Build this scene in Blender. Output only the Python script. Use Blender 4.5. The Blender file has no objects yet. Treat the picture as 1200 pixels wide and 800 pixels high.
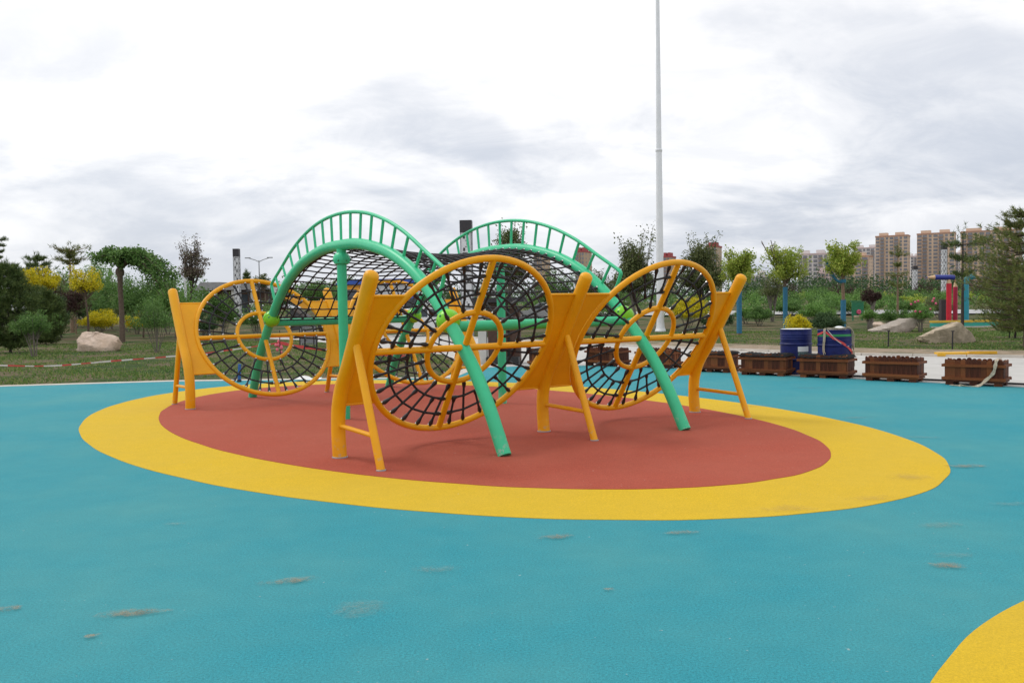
import bpy, math, random
import numpy as np
from mathutils import Vector, Matrix, Quaternion
random.seed(7); RNG = np.random.default_rng(11)
sc = bpy.context.scene
COL = sc.collection
PI = math.pi

# ------------------------------------------------------------------ camera
CAM_H = 1.55; FPX = 1001.5; PITCH = math.atan(43.9/FPX); ROLL = -0.0166
cam = bpy.data.cameras.new('camera'); cam.sensor_width = 36; cam.lens = FPX/1200*36
cam.clip_start = 0.05; cam.clip_end = 6000
camo = bpy.data.objects.new('camera', cam); COL.objects.link(camo)
camo.matrix_world = Matrix.Translation((0,0,CAM_H)) @ Matrix.Rotation(PI/2-PITCH,4,'X') @ Matrix.Rotation(ROLL,4,'Z')
sc.camera = camo
# ------------------------------------------------------------------ sky and sun
SUN_EL = math.radians(52); SUN_AZ = math.radians(-62)      # azimuth from +Y towards +X
sd = Vector((math.sin(SUN_AZ)*math.cos(SUN_EL), math.cos(SUN_AZ)*math.cos(SUN_EL), math.sin(SUN_EL)))
w = bpy.data.worlds.new('World'); sc.world = w; w.use_nodes = True
nt = w.node_tree; nt.nodes.clear(); N = nt.nodes.new; Lk = nt.links.new
def wm(op, a, b=None, c=None, clamp=False):
    n = N('ShaderNodeMath'); n.operation = op; n.use_clamp = clamp
    for i, v in enumerate((a, b, c)):
        if v is None: continue
        if isinstance(v, (int, float)): n.inputs[i].default_value = v
        else: Lk(v, n.inputs[i])
    return n.outputs[0]
def wmix(f, a, b):
    n = N('ShaderNodeMix'); n.data_type = 'RGBA'
    for s, v in ((n.inputs[0], f), (n.inputs[6], a), (n.inputs[7], b)):
        if isinstance(v, (int, float)): s.default_value = v
        elif isinstance(v, tuple): s.default_value = (*v, 1)
        else: Lk(v, s)
    return n.outputs[2]
tc = N('ShaderNodeTexCoord'); sep = N('ShaderNodeSeparateXYZ'); Lk(tc.outputs['Generated'], sep.inputs[0])
zz = wm('MAXIMUM', sep.outputs[2], 0.0)
den = wm('ADD', zz, 0.36)
cb = N('ShaderNodeCombineXYZ'); Lk(wm('DIVIDE', sep.outputs[0], den), cb.inputs[0]); Lk(wm('DIVIDE', sep.outputs[1], den), cb.inputs[1])
def wnoise(scale, detail, rough, dist, off):
    mp = N('ShaderNodeMapping'); mp.inputs['Location'].default_value = off; mp.inputs['Scale'].default_value = (0.7, 1.0, 1)
    Lk(cb.outputs[0], mp.inputs[0])
    n = N('ShaderNodeTexNoise'); n.inputs['Scale'].default_value = scale; n.inputs['Detail'].default_value = detail
    n.inputs['Roughness'].default_value = rough; n.inputs['Distortion'].default_value = dist
    Lk(mp.outputs[0], n.inputs[0]); return n.outputs[0]
def wramp(f, a, b):
    n = N('ShaderNodeMapRange'); n.interpolation_type = 'SMOOTHSTEP'; Lk(f, n.inputs[0])
    n.inputs[1].default_value = a; n.inputs[2].default_value = b; return n.outputs[0]
big = wramp(wnoise(1.75, 7, .56, .6, (3.1, 1.7, 0)), .40, .57)
fine = wramp(wnoise(4.6, 8, .62, .5, (0.4, 5.2, 0)), .36, .64)
cl = wm('ADD', wm('MULTIPLY', big, .62), wm('MULTIPLY', fine, .38))
lift = wramp(sep.outputs[2], .10, .40)                       # the deck thins and brightens with height
cl2 = wm('ADD', wm('MULTIPLY', cl, wm('SUBTRACT', 1.0, wm('MULTIPLY', lift, .55))), wm('MULTIPLY', lift, .55))
ccol = wmix(cl2, (6.0, 6.45, 7.35), (11.0, 10.9, 10.9))
low = wramp(sep.outputs[2], .015, .15)
ccol = wmix(low, wmix(wm('MULTIPLY', cl, .8), (5.4, 5.8, 6.65), (9.0, 9.1, 9.5)), ccol)
sdn = N('ShaderNodeVectorMath'); sdn.operation = 'DOT_PRODUCT'; Lk(tc.outputs['Generated'], sdn.inputs[0]); sdn.inputs[1].default_value = sd
glow = wramp(sdn.outputs['Value'], .35, 1.0)                 # the deck is brightest round the veiled sun
ccol = wmix(wm('MULTIPLY', glow, .50), ccol, (13.0, 12.8, 12.5))
sky = N('ShaderNodeTexSky'); sky.sky_type = 'NISHITA'; sky.sun_disc = False
sky.sun_elevation = SUN_EL; sky.sun_rotation = SUN_AZ
cfin = wmix(0.94, sky.outputs[0], ccol)
bg = N('ShaderNodeBackground'); bg.inputs[1].default_value = 0.1; Lk(cfin, bg.inputs[0])
ow = N('ShaderNodeOutputWorld'); Lk(bg.outputs[0], ow.inputs[0])
sl = bpy.data.lights.new('sun', 'SUN'); sl.energy = 1.1; sl.angle = math.radians(16); sl.color = (1, .965, .91)
so = bpy.data.objects.new('sun', sl); COL.objects.link(so); so.rotation_euler = sd.to_track_quat('Z', 'Y').to_euler()
vs = sc.view_settings; vs.view_transform = 'Standard'; vs.look = 'None'; vs.exposure = 0.08; vs.gamma = 1.0
sc.render.engine = 'CYCLES'; sc.cycles.max_bounces = 6; sc.cycles.transparent_max_bounces = 8
try: sc.cycles.use_denoising = True
except Exception: pass

# ------------------------------------------------------------------ planning helpers (photo column -> place on the ground)
def ray(px, py):
    cr, sr = math.cos(ROLL), math.sin(ROLL); X = px-600; Y = py-400
    a = cr*X+sr*Y; b = -sr*X+cr*Y; c, s = math.cos(PITCH), math.sin(PITCH); v = -b/FPX
    return Vector((a/FPX, c+v*s, -s+v*c))
def at(px, py, d):
    r = ray(px, py); t = d/r.y; return Vector((r.x*t, d, CAM_H+r.z*t))
def terrain(x, y):
    t = min(max((y-45)/50, 0), 1); return -0.012+1.25*t*t*(3-2*t)

# ------------------------------------------------------------------ materials
M = {}
class Nodes:
    def __init__(s, name):
        s.m = bpy.data.materials.new(name); s.m.use_nodes = True; s.t = s.m.node_tree
        s.b = s.t.nodes['Principled BSDF']; s.out = s.t.nodes['Material Output']; M[name] = s.m
    def n(s, ty): return s.t.nodes.new(ty)
    def l(s, a, b): s.t.links.new(a, b)
    def coord(s, w='Object'):
        if w == 'World': return s.n('ShaderNodeNewGeometry').outputs['Position']
        return s.n('ShaderNodeTexCoord').outputs[w]
    def noise(s, vec, scale, detail=4, rough=.55, dist=0):
        n = s.n('ShaderNodeTexNoise'); n.inputs['Scale'].default_value = scale; n.inputs['Detail'].default_value = detail
        n.inputs['Roughness'].default_value = rough; n.inputs['Distortion'].default_value = dist
        if vec is not None: s.l(vec, n.inputs[0])
        return n.outputs[0]
    def rng(s, f, a, b, c=0., d=1.):
        n = s.n('ShaderNodeMapRange'); s.l(f, n.inputs[0])
        for i, v in enumerate((a, b, c, d)): n.inputs[i+1].default_value = v
        return n.outputs[0]
    def mul(s, a, b, op='MULTIPLY'):
        n = s.n('ShaderNodeMath'); n.operation = op
        for i, v in enumerate((a, b)):
            if isinstance(v, (int, float)): n.inputs[i].default_value = v
            else: s.l(v, n.inputs[i])
        return n.outputs[0]
    def mix(s, f, a, b):
        n = s.n('ShaderNodeMix'); n.data_type = 'RGBA'
        for k, v in ((n.inputs[0], f), (n.inputs[6], a), (n.inputs[7], b)):
            if isinstance(v, (int, float)): k.default_value = v
            elif isinstance(v, tuple): k.default_value = (*v[:3], 1)
            else: s.l(v, k)
        return n.outputs[2]
    def bump(s, h, strength, dist=.01):
        n = s.n('ShaderNodeBump'); n.inputs['Strength'].default_value = strength; n.inputs['Distance'].default_value = dist
        s.l(h, n.inputs['Height']); s.l(n.outputs[0], s.b.inputs['Normal'])
    def col(s, c): s.l(c, s.b.inputs['Base Color'])
    def z(s, vec):
        n = s.n('ShaderNodeSeparateXYZ'); s.l(vec, n.inputs[0]); return n.outputs[2]
def sh(c, k): return tuple(min(1, v*k) for v in c)
def mat(name, c, rough=.6, var=.15, scale=6, bump=0, bscale=40, metal=0, spec=.5, coord='Object', dist=.01):
    s = Nodes(name); v = s.coord(coord)
    f = s.rng(s.noise(v, scale, 5), .3, .7); s.col(s.mix(f, sh(c, 1-var), sh(c, 1+var)))
    s.b.inputs['Roughness'].default_value = rough; s.b.inputs['Metallic'].default_value = metal
    s.b.inputs['Specular IOR Level'].default_value = spec
    if bump: s.bump(s.noise(v, bscale, 4), bump, dist)
    return s.m
def rubber(name, c, dust, gr=1.0):
    s = Nodes(name); v = s.coord('World')
    g = s.mul(s.mul(s.noise(v, 210, 2, .7), .5), s.mul(s.noise(v, 80, 3, .75), .5), 'ADD'); big = s.rng(s.noise(v, .55, 5, .6), .35, .68)
    mid = s.rng(s.noise(v, 5, 4, .6), .3, .75)
    c1 = s.mix(s.rng(g, .36, .64), sh(c, 1-.54*gr), sh(c, 1+.5*gr))
    c2 = s.mix(s.mul(big, .45), c1, dust)
    c3 = s.mix(s.mul(mid, .20), c2, sh(c, .68))
    spk = s.rng(s.noise(v, 27, 2, .5), .74, .78)
    s.col(s.mix(s.mul(spk, .5), c3, (.5, .5, .45)))
    s.b.inputs['Roughness'].default_value = .9; s.b.inputs['Specular IOR Level'].default_value = .22
    s.bump(s.noise(v, 150, 3, .8), .5, .006)
rubber('blue_rubber', (.028, .262, .322), (.105, .318, .305))
rubber('yellow_rubber', (.63, .415, .016), (.56, .39, .05), .5)
rubber('red_rubber', (.37, .072, .042), (.40, .115, .075), .7)
def paint(name, c, wear, rough=.38):
    s = Nodes(name); v = s.coord('World'); z = s.z(v)
    f = s.rng(s.noise(v, 2.5, 5), .3, .7); base = s.mix(f, sh(c, .92), sh(c, 1.06))
    grime = s.mul(s.rng(s.noise(v, 7, 6, .7), .52, .8), .35); base = s.mix(grime, base, sh(c, .72))
    # scuffs where shoes touch the tube near the ground, and scattered chips
    lowm = s.rng(z, .24, .02); sc1 = s.rng(s.noise(v, 16, 4, .65, .6), .56, .60)
    chips = s.rng(s.noise(v, 23, 3, .6, .5), .77, .79)
    m = s.mul(s.mul(sc1, lowm), chips, 'MAXIMUM')
    s.col(s.mix(s.mul(m, .7), base, wear)); s.b.inputs['Roughness'].default_value = rough; s.b.inputs['Specular IOR Level'].default_value = .32
    s.bump(s.noise(v, 90, 2), .05, .004)
paint('yellow_paint', (.80, .362, .003), (.50, .36, .20), .42)
paint('green_paint', (.050, .54, .275), (.40, .45, .40), .36)
paint('lime_plastic', (.20, .62, .03), (.12, .4, .03), .3)
mat('black_rope', (.012, .012, .015), .75, .3, 60, .3, 400)
mat('black_plastic', (.014, .014, .016), .4, .2, 30)
mat('chrome', (.6, .6, .6), .25, .1, 20, metal=1)
mat('bolt_green', (.02, .22, .10), .5)
mat('white_paint', (.82, .84, .88), .4, .05, 3)
mat('concrete', (.46, .45, .43), .9, .12, 1.2, .2, 60, coord='World')
mat('kerb_stone', (.52, .48, .43), .9, .14, 3, .3, 40, coord='World')
mat('path_paving', (.40, .40, .40), .9, .1, .6, .1, 30, coord='World')
mat('blue_steel', (.008, .015, .11), .5, .25, 7, .1, 20, spec=.3)
mat('white_plastic', (.75, .77, .78), .45, .08, 5)
mat('label_print', (.10, .16, .16), .5, .6, 40)
mat('dark_cloth', (.013, .014, .015), .9, .15, 14, .1, 60, spec=.15)
mat('rag_rope', (.42, .36, .27), .9, .3, 30, .5, 120)
mat('red_tape', (.60, .06, .06), .45, .1, 8)
mat('white_tape', (.72, .68, .66), .45, .08, 8)
mat('pink_tape', (.75, .16, .22), .5, .1, 8)
mat('green_tape', (.02, .24, .07), .5, .1, 8)
mat('hose', (.02, .02, .022), .5, .2, 20)
mat('iron', (.02, .02, .022), .6, .2, 20)
mat('grey_steel', (.30, .31, .33), .5, .1, 10)
mat('stake_blue', (.03, .11, .34), .6, .15, 10)
mat('cladding_brown', (.085, .045, .032), .8, .2, 8, .1, 30)
mat('pillar_white', (.60, .59, .56), .7, .1, 4)
mat('roof_grey', (.30, .30, .31), .7, .15, 3)
mat('cap_dark', (.030, .026, .032), .5, .2, 6)
mat('panel_white', (.66, .67, .70), .5, .1, 6)
mat('machine_yellow', (.75, .34, .02), .45, .1, 3)
mat('machine_dark', (.035, .035, .038), .6, .2, 6)
mat('glass_dark', (.05, .06, .075), .12, .1, 3)
mat('car_white', (.72, .73, .74), .25, .04, 3)
mat('car_silver', (.40, .41, .43), .25, .04, 3, metal=.4)
mat('tyre', (.018, .018, .018), .85, .2, 20)
mat('lamp_red', (.45, .02, .02), .3)
mat('roof_blue', (.035, .11, .48), .5, .12, 3)
mat('pencil_blue', (.02, .035, .27), .4, .08, 4)
mat('pencil_red', (.58, .012, .035), .4, .1, 4)
mat('pencil_crimson', (.40, .012, .05), .4, .1, 4)
mat('pencil_teal', (.02, .27, .36), .4, .1, 4)
mat('pencil_wood', (.62, .42, .25), .6, .12, 10)
mat('slab_dark', (.05, .038, .042), .6, .2, 6)
mat('wall_teal', (.03, .31, .25), .6, .1, 4)
mat('wall_yellow', (.62, .40, .03), .6, .1, 4)
mat('sign_green', (.015, .17, .08), .5, .2, 8)
mat('flower_pink', (.62, .10, .20), .6, .2, 12)
mat('paddle_yellow', (.72, .40, .02), .5, .1, 6)
mat('wrap_blue', (.03, .16, .27), .8, .25, 18, .3, 60)
mat('paper_sign', (.62, .55, .34), .7, .1, 8)
for nm, c in (('plank', (.082, .024, .012)), ('rail_wood', (.17, .052, .018))):
    s = Nodes(nm); v = s.coord('Object'); oi = s.n('ShaderNodeObjectInfo')
    mp = s.n('ShaderNodeMapping'); mp.inputs['Scale'].default_value = (30, 30, 3) if nm == 'plank' else (3, 30, 30); s.l(v, mp.inputs[0])
    f = s.noise(mp.outputs[0], 1.6, 6, .65, .4); c0 = s.mix(s.rng(f, .3, .72), sh(c, .5), sh(c, 1.5))
    c1 = s.mix(s.mul(s.rng(oi.outputs['Random'], .5, 1.0), .85), c0, sh((.26, .085, .028), 1.0))
    s.col(c1); s.b.inputs['Roughness'].default_value = .62; s.b.inputs['Specular IOR Level'].default_value = .2; s.bump(f, .4, .004)
# boulders
def stone(name, c, c2):
    s = Nodes(name); v = s.coord('Object')
    f = s.rng(s.noise(v, 1.6, 8, .65, .6), .34, .66); base = s.mix(f, c, c2)
    vein = s.rng(s.noise(v, 5, 6, .7, 1.2), .5, .72); base = s.mix(s.mul(vein, .5), base, sh(c2, .6))
    cr = s.rng(s.noise(v, 11, 5, .75), .58, .70); base = s.mix(s.mul(cr, .55), base, sh(c2, .35))
    s.col(base); s.b.inputs['Roughness'].default_value = .9; s.bump(s.noise(v, 7, 8, .7), .9, .06)
stone('stone_pink', (.72, .58, .48), (.50, .37, .27)); stone('stone_tan', (.56, .46, .34), (.30, .25, .18)); stone('stone_grey', (.55, .49, .43), (.42, .35, .29))
# lawn
s = Nodes('lawn'); v = s.coord('World')
g = s.mix(s.rng(s.noise(v, 1.1, 6, .65), .3, .7), (.052, .100, .026), (.085, .15, .040))
g = s.mix(s.rng(s.noise(v, 14, 4, .7), .35, .75), sh((.04, .07, .02), .7), g)
br = s.mix(s.rng(s.noise(v, 9, 5, .7), .3, .7), (.12, .09, .055), (.22, .17, .11))
pat = s.rng(s.noise(v, .42, 7, .68, .6), .42, .55)
s.col(s.mix(s.mul(pat, .85), g, br)); s.b.inputs['Roughness'].default_value = .95; s.b.inputs['Specular IOR Level'].default_value = .1
s.bump(s.noise(v, 22, 5, .8), .8, .05)
s = Nodes('dirt'); v = s.coord('World')
br = s.mix(s.rng(s.noise(v, 2.5, 7, .7), .3, .7), (.20, .145, .09), (.36, .28, .20))
gm = s.rng(s.noise(v, .9, 6, .7, .5), .52, .60)
s.col(s.mix(s.mul(gm, .8), br, (.075, .085, .035))); s.b.inputs['Roughness'].default_value = .95; s.bump(s.noise(v, 25, 5, .8), .6, .03)
# dirt smears and rubbed patches on the rubber
def smear(name, c0, c1, amount, lo, hi):
    s = Nodes(name); v = s.coord('Object'); wv = s.coord('World')
    tr = s.n('ShaderNodeBsdfTransparent'); mx = s.n('ShaderNodeMixShader')
    sepn = s.n('ShaderNodeSeparateXYZ'); s.l(v, sepn.inputs[0])
    r2 = s.mul(s.mul(sepn.outputs[0], sepn.outputs[0]), s.mul(sepn.outputs[1], sepn.outputs[1]), 'ADD')
    nz = s.mul(s.noise(wv, 13, 8, .8, 1.2), s.mul(s.rng(r2, 0, 1, .0, .20), 0, 'ADD'), 'SUBTRACT')
    m = s.mul(s.mul(s.rng(nz, lo, hi), s.rng(r2, .98, .7)), s.rng(s.noise(wv, 120, 2, .7), .3, .6, .55, 1))
    s.col(s.mix(s.rng(s.noise(wv, 45, 3), .3, .7), c0, c1)); s.b.inputs['Roughness'].default_value = .95; s.b.inputs['Specular IOR Level'].default_value = .1
    s.l(s.mul(m, amount), mx.inputs[0]); s.l(tr.outputs[0], mx.inputs[1]); s.l(s.b.outputs[0], mx.inputs[2]); s.l(mx.outputs[0], s.out.inputs[0])
smear('smear', (.26, .15, .06), (.50, .28, .12), .62, .37, .60)
smear('scuff', (.30, .24, .15), (.46, .36, .24), .26, .36, .62)
# foliage: colour varies leaf by leaf
def leafmat(name, a, b, c, trans=.30):
    kk = {'leaf_yellow': 1.15, 'leaf_lime': 1.35, 'leaf_purple': 1.2}.get(name, 2.25); a, b, c = sh(a, kk), sh(b, kk), sh(c, kk)
    s = Nodes(name); ge = s.n('ShaderNodeNewGeometry'); rp = s.n('ShaderNodeValToRGB'); s.l(ge.outputs['Random Per Island'], rp.inputs[0])
    e = rp.color_ramp.elements; e[0].color = (*a, 1); e[1].color = (*c, 1); m = e.new(.5); m.color = (*b, 1)
    s.col(rp.outputs[0]); s.b.inputs['Roughness'].default_value = .6; s.b.inputs['Specular IOR Level'].default_value = .25
    tl = s.n('ShaderNodeBsdfTranslucent'); s.l(rp.outputs[0], tl.inputs[0]); mx = s.n('ShaderNodeMixShader'); mx.inputs[0].default_value = trans
    s.l(s.b.outputs[0], mx.inputs[1]); s.l(tl.outputs[0], mx.inputs[2]); s.l(mx.outputs[0], s.out.inputs[0])
leafmat('leaf_green', (.028, .062, .016), (.048, .095, .024), (.080, .135, .036))
leafmat('leaf_fresh', (.045, .10, .022), (.070, .135, .030), (.10, .17, .045))
leafmat('leaf_lime', (.14, .22, .030), (.24, .31, .045), (.36, .39, .08))
leafmat('leaf_yellow', (.48, .40, .012), (.66, .55, .020), (.30, .33, .022))
leafmat('leaf_purple', (.040, .018, .020), (.070, .032, .032), (.055, .050, .030))
leafmat('leaf_mauve', (.055, .042, .036), (.085, .062, .052), (.075, .085, .045))
leafmat('leaf_dark', (.016, .034, .014), (.026, .050, .020), (.042, .070, .026))
leafmat('leaf_grey', (.036, .048, .018), (.058, .072, .026), (.085, .092, .038))
leafmat('needle', (.022, .040, .013), (.040, .062, .017), (.072, .092, .026), .15)
leafmat('needle_pale', (.042, .062, .017), (.070, .090, .024), (.12, .115, .042), .15)
leafmat('grass_blade', (.030, .065, .014), (.055, .10, .022), (.12, .13, .045))
mat('bark', (.13, .095, .07), .9, .3, 12, .8, 40); mat('bark_grey', (.17, .15, .13), .9, .3, 12, .8, 40); mat('bark_dark', (.05, .04, .035), .9, .3, 12, .8, 40)
mat('bark_tan', (.22, .15, .10), .9, .25, 12, .8, 40)
# far buildings
for nm, c in (('wall_tan', (.64, .48, .36)), ('wall_beige', (.55, .42, .33)), ('wall_white', (.66, .62, .61)), ('wall_pink', (.58, .46, .45)), ('wall_cream', (.47, .36, .25)), ('roof_red', (.36, .08, .085)), ('parapet', (.45, .26, .19))):
    mat(nm, c, .85, .05, .05)
mat('window_glass', (.21, .21, .235), .3, .25, .15); mat('balcony', (.30, .21, .17), .8, .1, .1)

# ------------------------------------------------------------------ mesh builder
class MB:
    def __init__(s): s.v = []; s.f = []; s.mi = []; s.cur = 0
    def add(s, vs, fs):
        o = len(s.v); s.v.extend([tuple(p) for p in vs])
        for f in fs: s.f.append([i+o for i in f]); s.mi.append(s.cur)
        return s
    def box(s, c, d, rz=0, top=(1, 1), ry=0):
        x, y, z = d[0]/2, d[1]/2, d[2]/2
        R = Matrix.Rotation(rz, 3, 'Z') @ Matrix.Rotation(ry, 3, 'Y'); c = Vector(c)
        P = [(-x,-y,-z),(x,-y,-z),(x,y,-z),(-x,y,-z),(-x*top[0],-y*top[1],z),(x*top[0],-y*top[1],z),(x*top[0],y*top[1],z),(-x*top[0],y*top[1],z)]
        return s.add([c+R@Vector(p) for p in P], [(0,3,2,1),(4,5,6,7),(0,1,5,4),(1,2,6,5),(2,3,7,6),(3,0,4,7)])
    def tube(s, path, r, n=8, closed=False, caps=True, dome=False):
        P = [Vector(p) for p in path]; m = len(P)
        rr = r if hasattr(r, '__len__') else [r]*m
        T = []
        for i in range(m):
            a = P[(i-1) % m] if (closed or i > 0) else P[i]; b = P[(i+1) % m] if (closed or i < m-1) else P[i]
            T.append((b-a).normalized())
        up = Vector((0, 0, 1)) if abs(T[0].z) < .9 else Vector((1, 0, 0))
        nrm = (up-T[0]*up.dot(T[0])).normalized(); vs = []; 
        for i in range(m):
            if i: nrm = (nrm-T[i]*nrm.dot(T[i])).normalized()
            bi = T[i].cross(nrm)
            for k in range(n):
                a = 2*PI*k/n; vs.append(P[i]+(nrm*math.cos(a)+bi*math.sin(a))*rr[i])
        fs = []
        for i in range(m if closed else m-1):
            j = (i+1) % m
            for k in range(n): fs.append((i*n+k, i*n+(k+1) % n, j*n+(k+1) % n, j*n+k))
        if not closed and caps:
            fs.append(tuple(reversed(range(n))))
            if dome:
                o = len(vs); R0 = rr[-1]; base = (m-1)*n
                for q, (cr, hz) in enumerate(((.88, .30), (.55, .55), (.2, .66))):
                    for k in range(n): vs.append(P[-1]+(vs[base+k]-P[-1])*cr+T[-1]*R0*hz)
                for q in range(3):
                    a0 = base if q == 0 else o+(q-1)*n; b0 = o+q*n
                    for k in range(n): fs.append((a0+k, a0+(k+1) % n, b0+(k+1) % n, b0+k))
                fs.append(tuple(o+2*n+k for k in range(n)))
            else: fs.append(tuple((m-1)*n+k for k in range(n)))
        return s.add(vs, fs)
    def cyl(s, a, b, r, n=10, r2=None): return s.tube([a, b], [r, r if r2 is None else r2], n)
    def lathe(s, prof, c=(0, 0, 0), n=24):
        vs = []; fs = []; c = Vector(c); m = len(prof)
        for r, z in prof:
            for k in range(n): vs.append(c+Vector((r*math.cos(2*PI*k/n), r*math.sin(2*PI*k/n), z)))
        for i in range(m-1):
            for k in range(n): fs.append((i*n+k, i*n+(k+1) % n, (i+1)*n+(k+1) % n, (i+1)*n+k))
        fs.append(tuple(reversed(range(n)))); fs.append(tuple((m-1)*n+k for k in range(n)))
        return s.add(vs, fs)
    def ball(s, c, r, n=10, sc3=(1, 1, 1)):
        c = Vector(c); m = max(5, n//2+1); vs = []; fs = []
        for i in range(1, m):
            t = PI*i/m
            for k in range(n): vs.append(c+Vector((r*sc3[0]*math.sin(t)*math.cos(2*PI*k/n), r*sc3[1]*math.sin(t)*math.sin(2*PI*k/n), r*sc3[2]*math.cos(t))))
        a = len(vs); vs.append(c+Vector((0, 0, r*sc3[2]))); vs.append(c-Vector((0, 0, r*sc3[2])))
        for i in range(m-2):
            for k in range(n): fs.append((i*n+k, (i+1)*n+k, (i+1)*n+(k+1) % n, i*n+(k+1) % n))
        for k in range(n): fs.append((a, k, (k+1) % n)); fs.append((a+1, (m-2)*n+(k+1) % n, (m-2)*n+k))
        return s.add(vs, fs)
    def prism(s, poly, z0, z1):
        n = len(poly); vs = [(x, y, z0) for x, y in poly]+[(x, y, z1) for x, y in poly]
        return s.add(vs, [tuple(reversed(range(n))), tuple(range(n, 2*n))]+[(i, (i+1) % n, n+(i+1) % n, n+i) for i in range(n)])
    def extrude_y(s, poly, y0, y1):               # poly in x,z
        n = len(poly); vs = [(x, y0, z) for x, z in poly]+[(x, y1, z) for x, z in poly]
        return s.add(vs, [tuple(range(n)), tuple(reversed(range(n, 2*n)))]+[(i, n+i, n+(i+1) % n, (i+1) % n) for i in range(n)])
    def mesh(s, name, mats, smooth=True, ang=40):
        me = bpy.data.meshes.new(name); me.from_pydata(s.v, [], s.f)
        for m in (mats if isinstance(mats, (list, tuple)) else [mats]): me.materials.append(M[m])
        if len(me.materials) > 1: me.polygons.foreach_set('material_index', s.mi)
        me.update()
        if smooth:
            me.polygons.foreach_set('use_smooth', [True]*len(me.polygons))
            me.set_sharp_from_angle(angle=math.radians(ang))
        return me
def put(o, parent=None, label=None, cat=None, group=None, kind=None):
    COL.objects.link(o)
    if parent is not None: o.parent = parent
    if label: o['label'] = label
    if cat: o['category'] = cat
    if group: o['group'] = group
    if kind: o['kind'] = kind
    return o
def obj(name, mb, mats, parent=None, label=None, cat=None, group=None, kind=None, smooth=True, ang=40):
    me = mb if isinstance(mb, bpy.types.Mesh) else mb.mesh(name, mats, smooth, ang)
    return put(bpy.data.objects.new(name, me), parent, label, cat, group, kind)
def thing(name, label, cat, loc=(0, 0, 0), rz=0, group=None):
    o = bpy.data.objects.new(name, None); o.empty_display_size = .2; o.location = loc; o.rotation_euler = (0, 0, rz)
    return put(o, None, label, cat, group)
def kids(o): return [c for c in COL.objects if c.parent == o]
def dup(src, loc, rz, label, group=None):
    r = src.copy(); COL.objects.link(r); r.location = loc; r.rotation_euler = (0, 0, rz); r['label'] = label
    if group: r['group'] = group
    for ch in list(src.children):
        c = ch.copy(); COL.objects.link(c); c.parent = r
        for g in list(ch.children):
            d = g.copy(); COL.objects.link(d); d.parent = c
    return r
def lin(a, b, t): return a+(b-a)*t
def interp(tab, x):
    for (x0, y0), (x1, y1) in zip(tab, tab[1:]):
        if x <= x1: return lin(y0, y1, (x-x0)/(x1-x0))
    return tab[-1][1]
def smooth_path(P, k=4):                             # Catmull-Rom
    P = [Vector(p) for p in P]; Q = [2*P[0]-P[1]]+P+[2*P[-1]-P[-2]]; out = []
    for i in range(1, len(Q)-2):
        a, b, c, d = Q[i-1:i+3]
        for j in range(k):
            t = j/k; out.append(.5*((2*b)+(c-a)*t+(2*a-5*b+4*c-d)*t*t+(3*b-a-3*c+d)*t**3))
    out.append(P[-1]); return out

# ================================================================== SETTING: ground sheets
gx = sorted(set([-3000, -1200, -600, -300]+list(range(-150, 151, 6))+[300, 600, 1200, 3000]))
gy = sorted(set([-200, -60]+list(range(-20, 121, 4))+[150, 250, 500, 1000, 2000, 4000]))
mb = MB(); nx = len(gx)
mb.add([(x, y, terrain(x, y)) for y in gy for x in gx], [(j*nx+i, j*nx+i+1, (j+1)*nx+i+1, (j+1)*nx+i) for j in range(len(gy)-1) for i in range(nx-1)])
obj('lawn_ground', mb, 'lawn', kind='structure')
FLOOR = [(-40, -8), (34, -8), (20, 4.3), (9.15, 13.95), (8.1, 14.95), (7.1, 15.95), (6.2, 16.85), (5.25, 17.7), (4.45, 18.75), (3.5, 20.1), (2.5, 21.0), (.4, 21.3), (-.85, 20.9), (-1.25, 18.15), (-3.76, 18.25), (-7.4, 18.4), (-10.73, 17.83), (-40, 13)]
obj('blue_rubber_floor', MB().prism(FLOOR, -.05, 0), 'blue_rubber', kind='structure')
A0 = math.radians(35.72); OX, OY = -1.2366, 12.5056; TH = A0-PI/2
def ellipse(cx, cy, a, b, rz, n=160):
    return [(cx+a*math.cos(t)*math.cos(rz)-b*math.sin(t)*math.sin(rz), cy+a*math.cos(t)*math.sin(rz)+b*math.sin(t)*math.cos(rz)) for t in (2*PI*k/n for k in range(n))]
E0 = math.radians(-53.2)
def hand_oval(cx, cy, a, b, rz, co, seed, n=220):      # laid by hand: an oval that wavers a little
    rs = random.Random(seed); ph = [rs.uniform(0, 6.28) for _ in range(4)]; out = []
    for k in range(n):
        t = 2*PI*k/n; q = co[0]+sum(co[2*j-1]*math.cos(j*t)+co[2*j]*math.sin(j*t) for j in range(1, 5))
        q += .0009*sum(math.sin((17+9*i)*t+ph[i]) for i in range(4))/2
        x, y = a*q*math.cos(t), b*q*math.sin(t); out.append((cx+x*math.cos(rz)-y*math.sin(rz), cy+x*math.sin(rz)+y*math.cos(rz)))
    return out
obj('yellow_oval_band', MB().prism(hand_oval(-1.16, 12.13, 6.86, 4.33, E0, (.996, .0206, -.0155, -.0006, .0157, 0, 0, 0, 0), 1), -.01, .004), 'yellow_rubber', kind='structure')
obj('red_oval_floor', MB().prism(hand_oval(-1.2, 12.2, 6.03, 3.42, E0, (.978, .0270, -.0062, -.0115, .0100, 0, 0, 0, 0), 2), -.009, .008), 'red_rubber', kind='structure')
obj('yellow_corner_oval', MB().prism(hand_oval(4.93, 1.03, 4.03, 4.0, 0, (1, 0, 0, 0, 0, 0, 0, 0, 0), 3), -.01, .004), 'yellow_rubber', kind='structure')
ROAD_N = [(-.85, 20.9), (-2.2, 27), (-10.3, 41.2), (-30, 62)]
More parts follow.
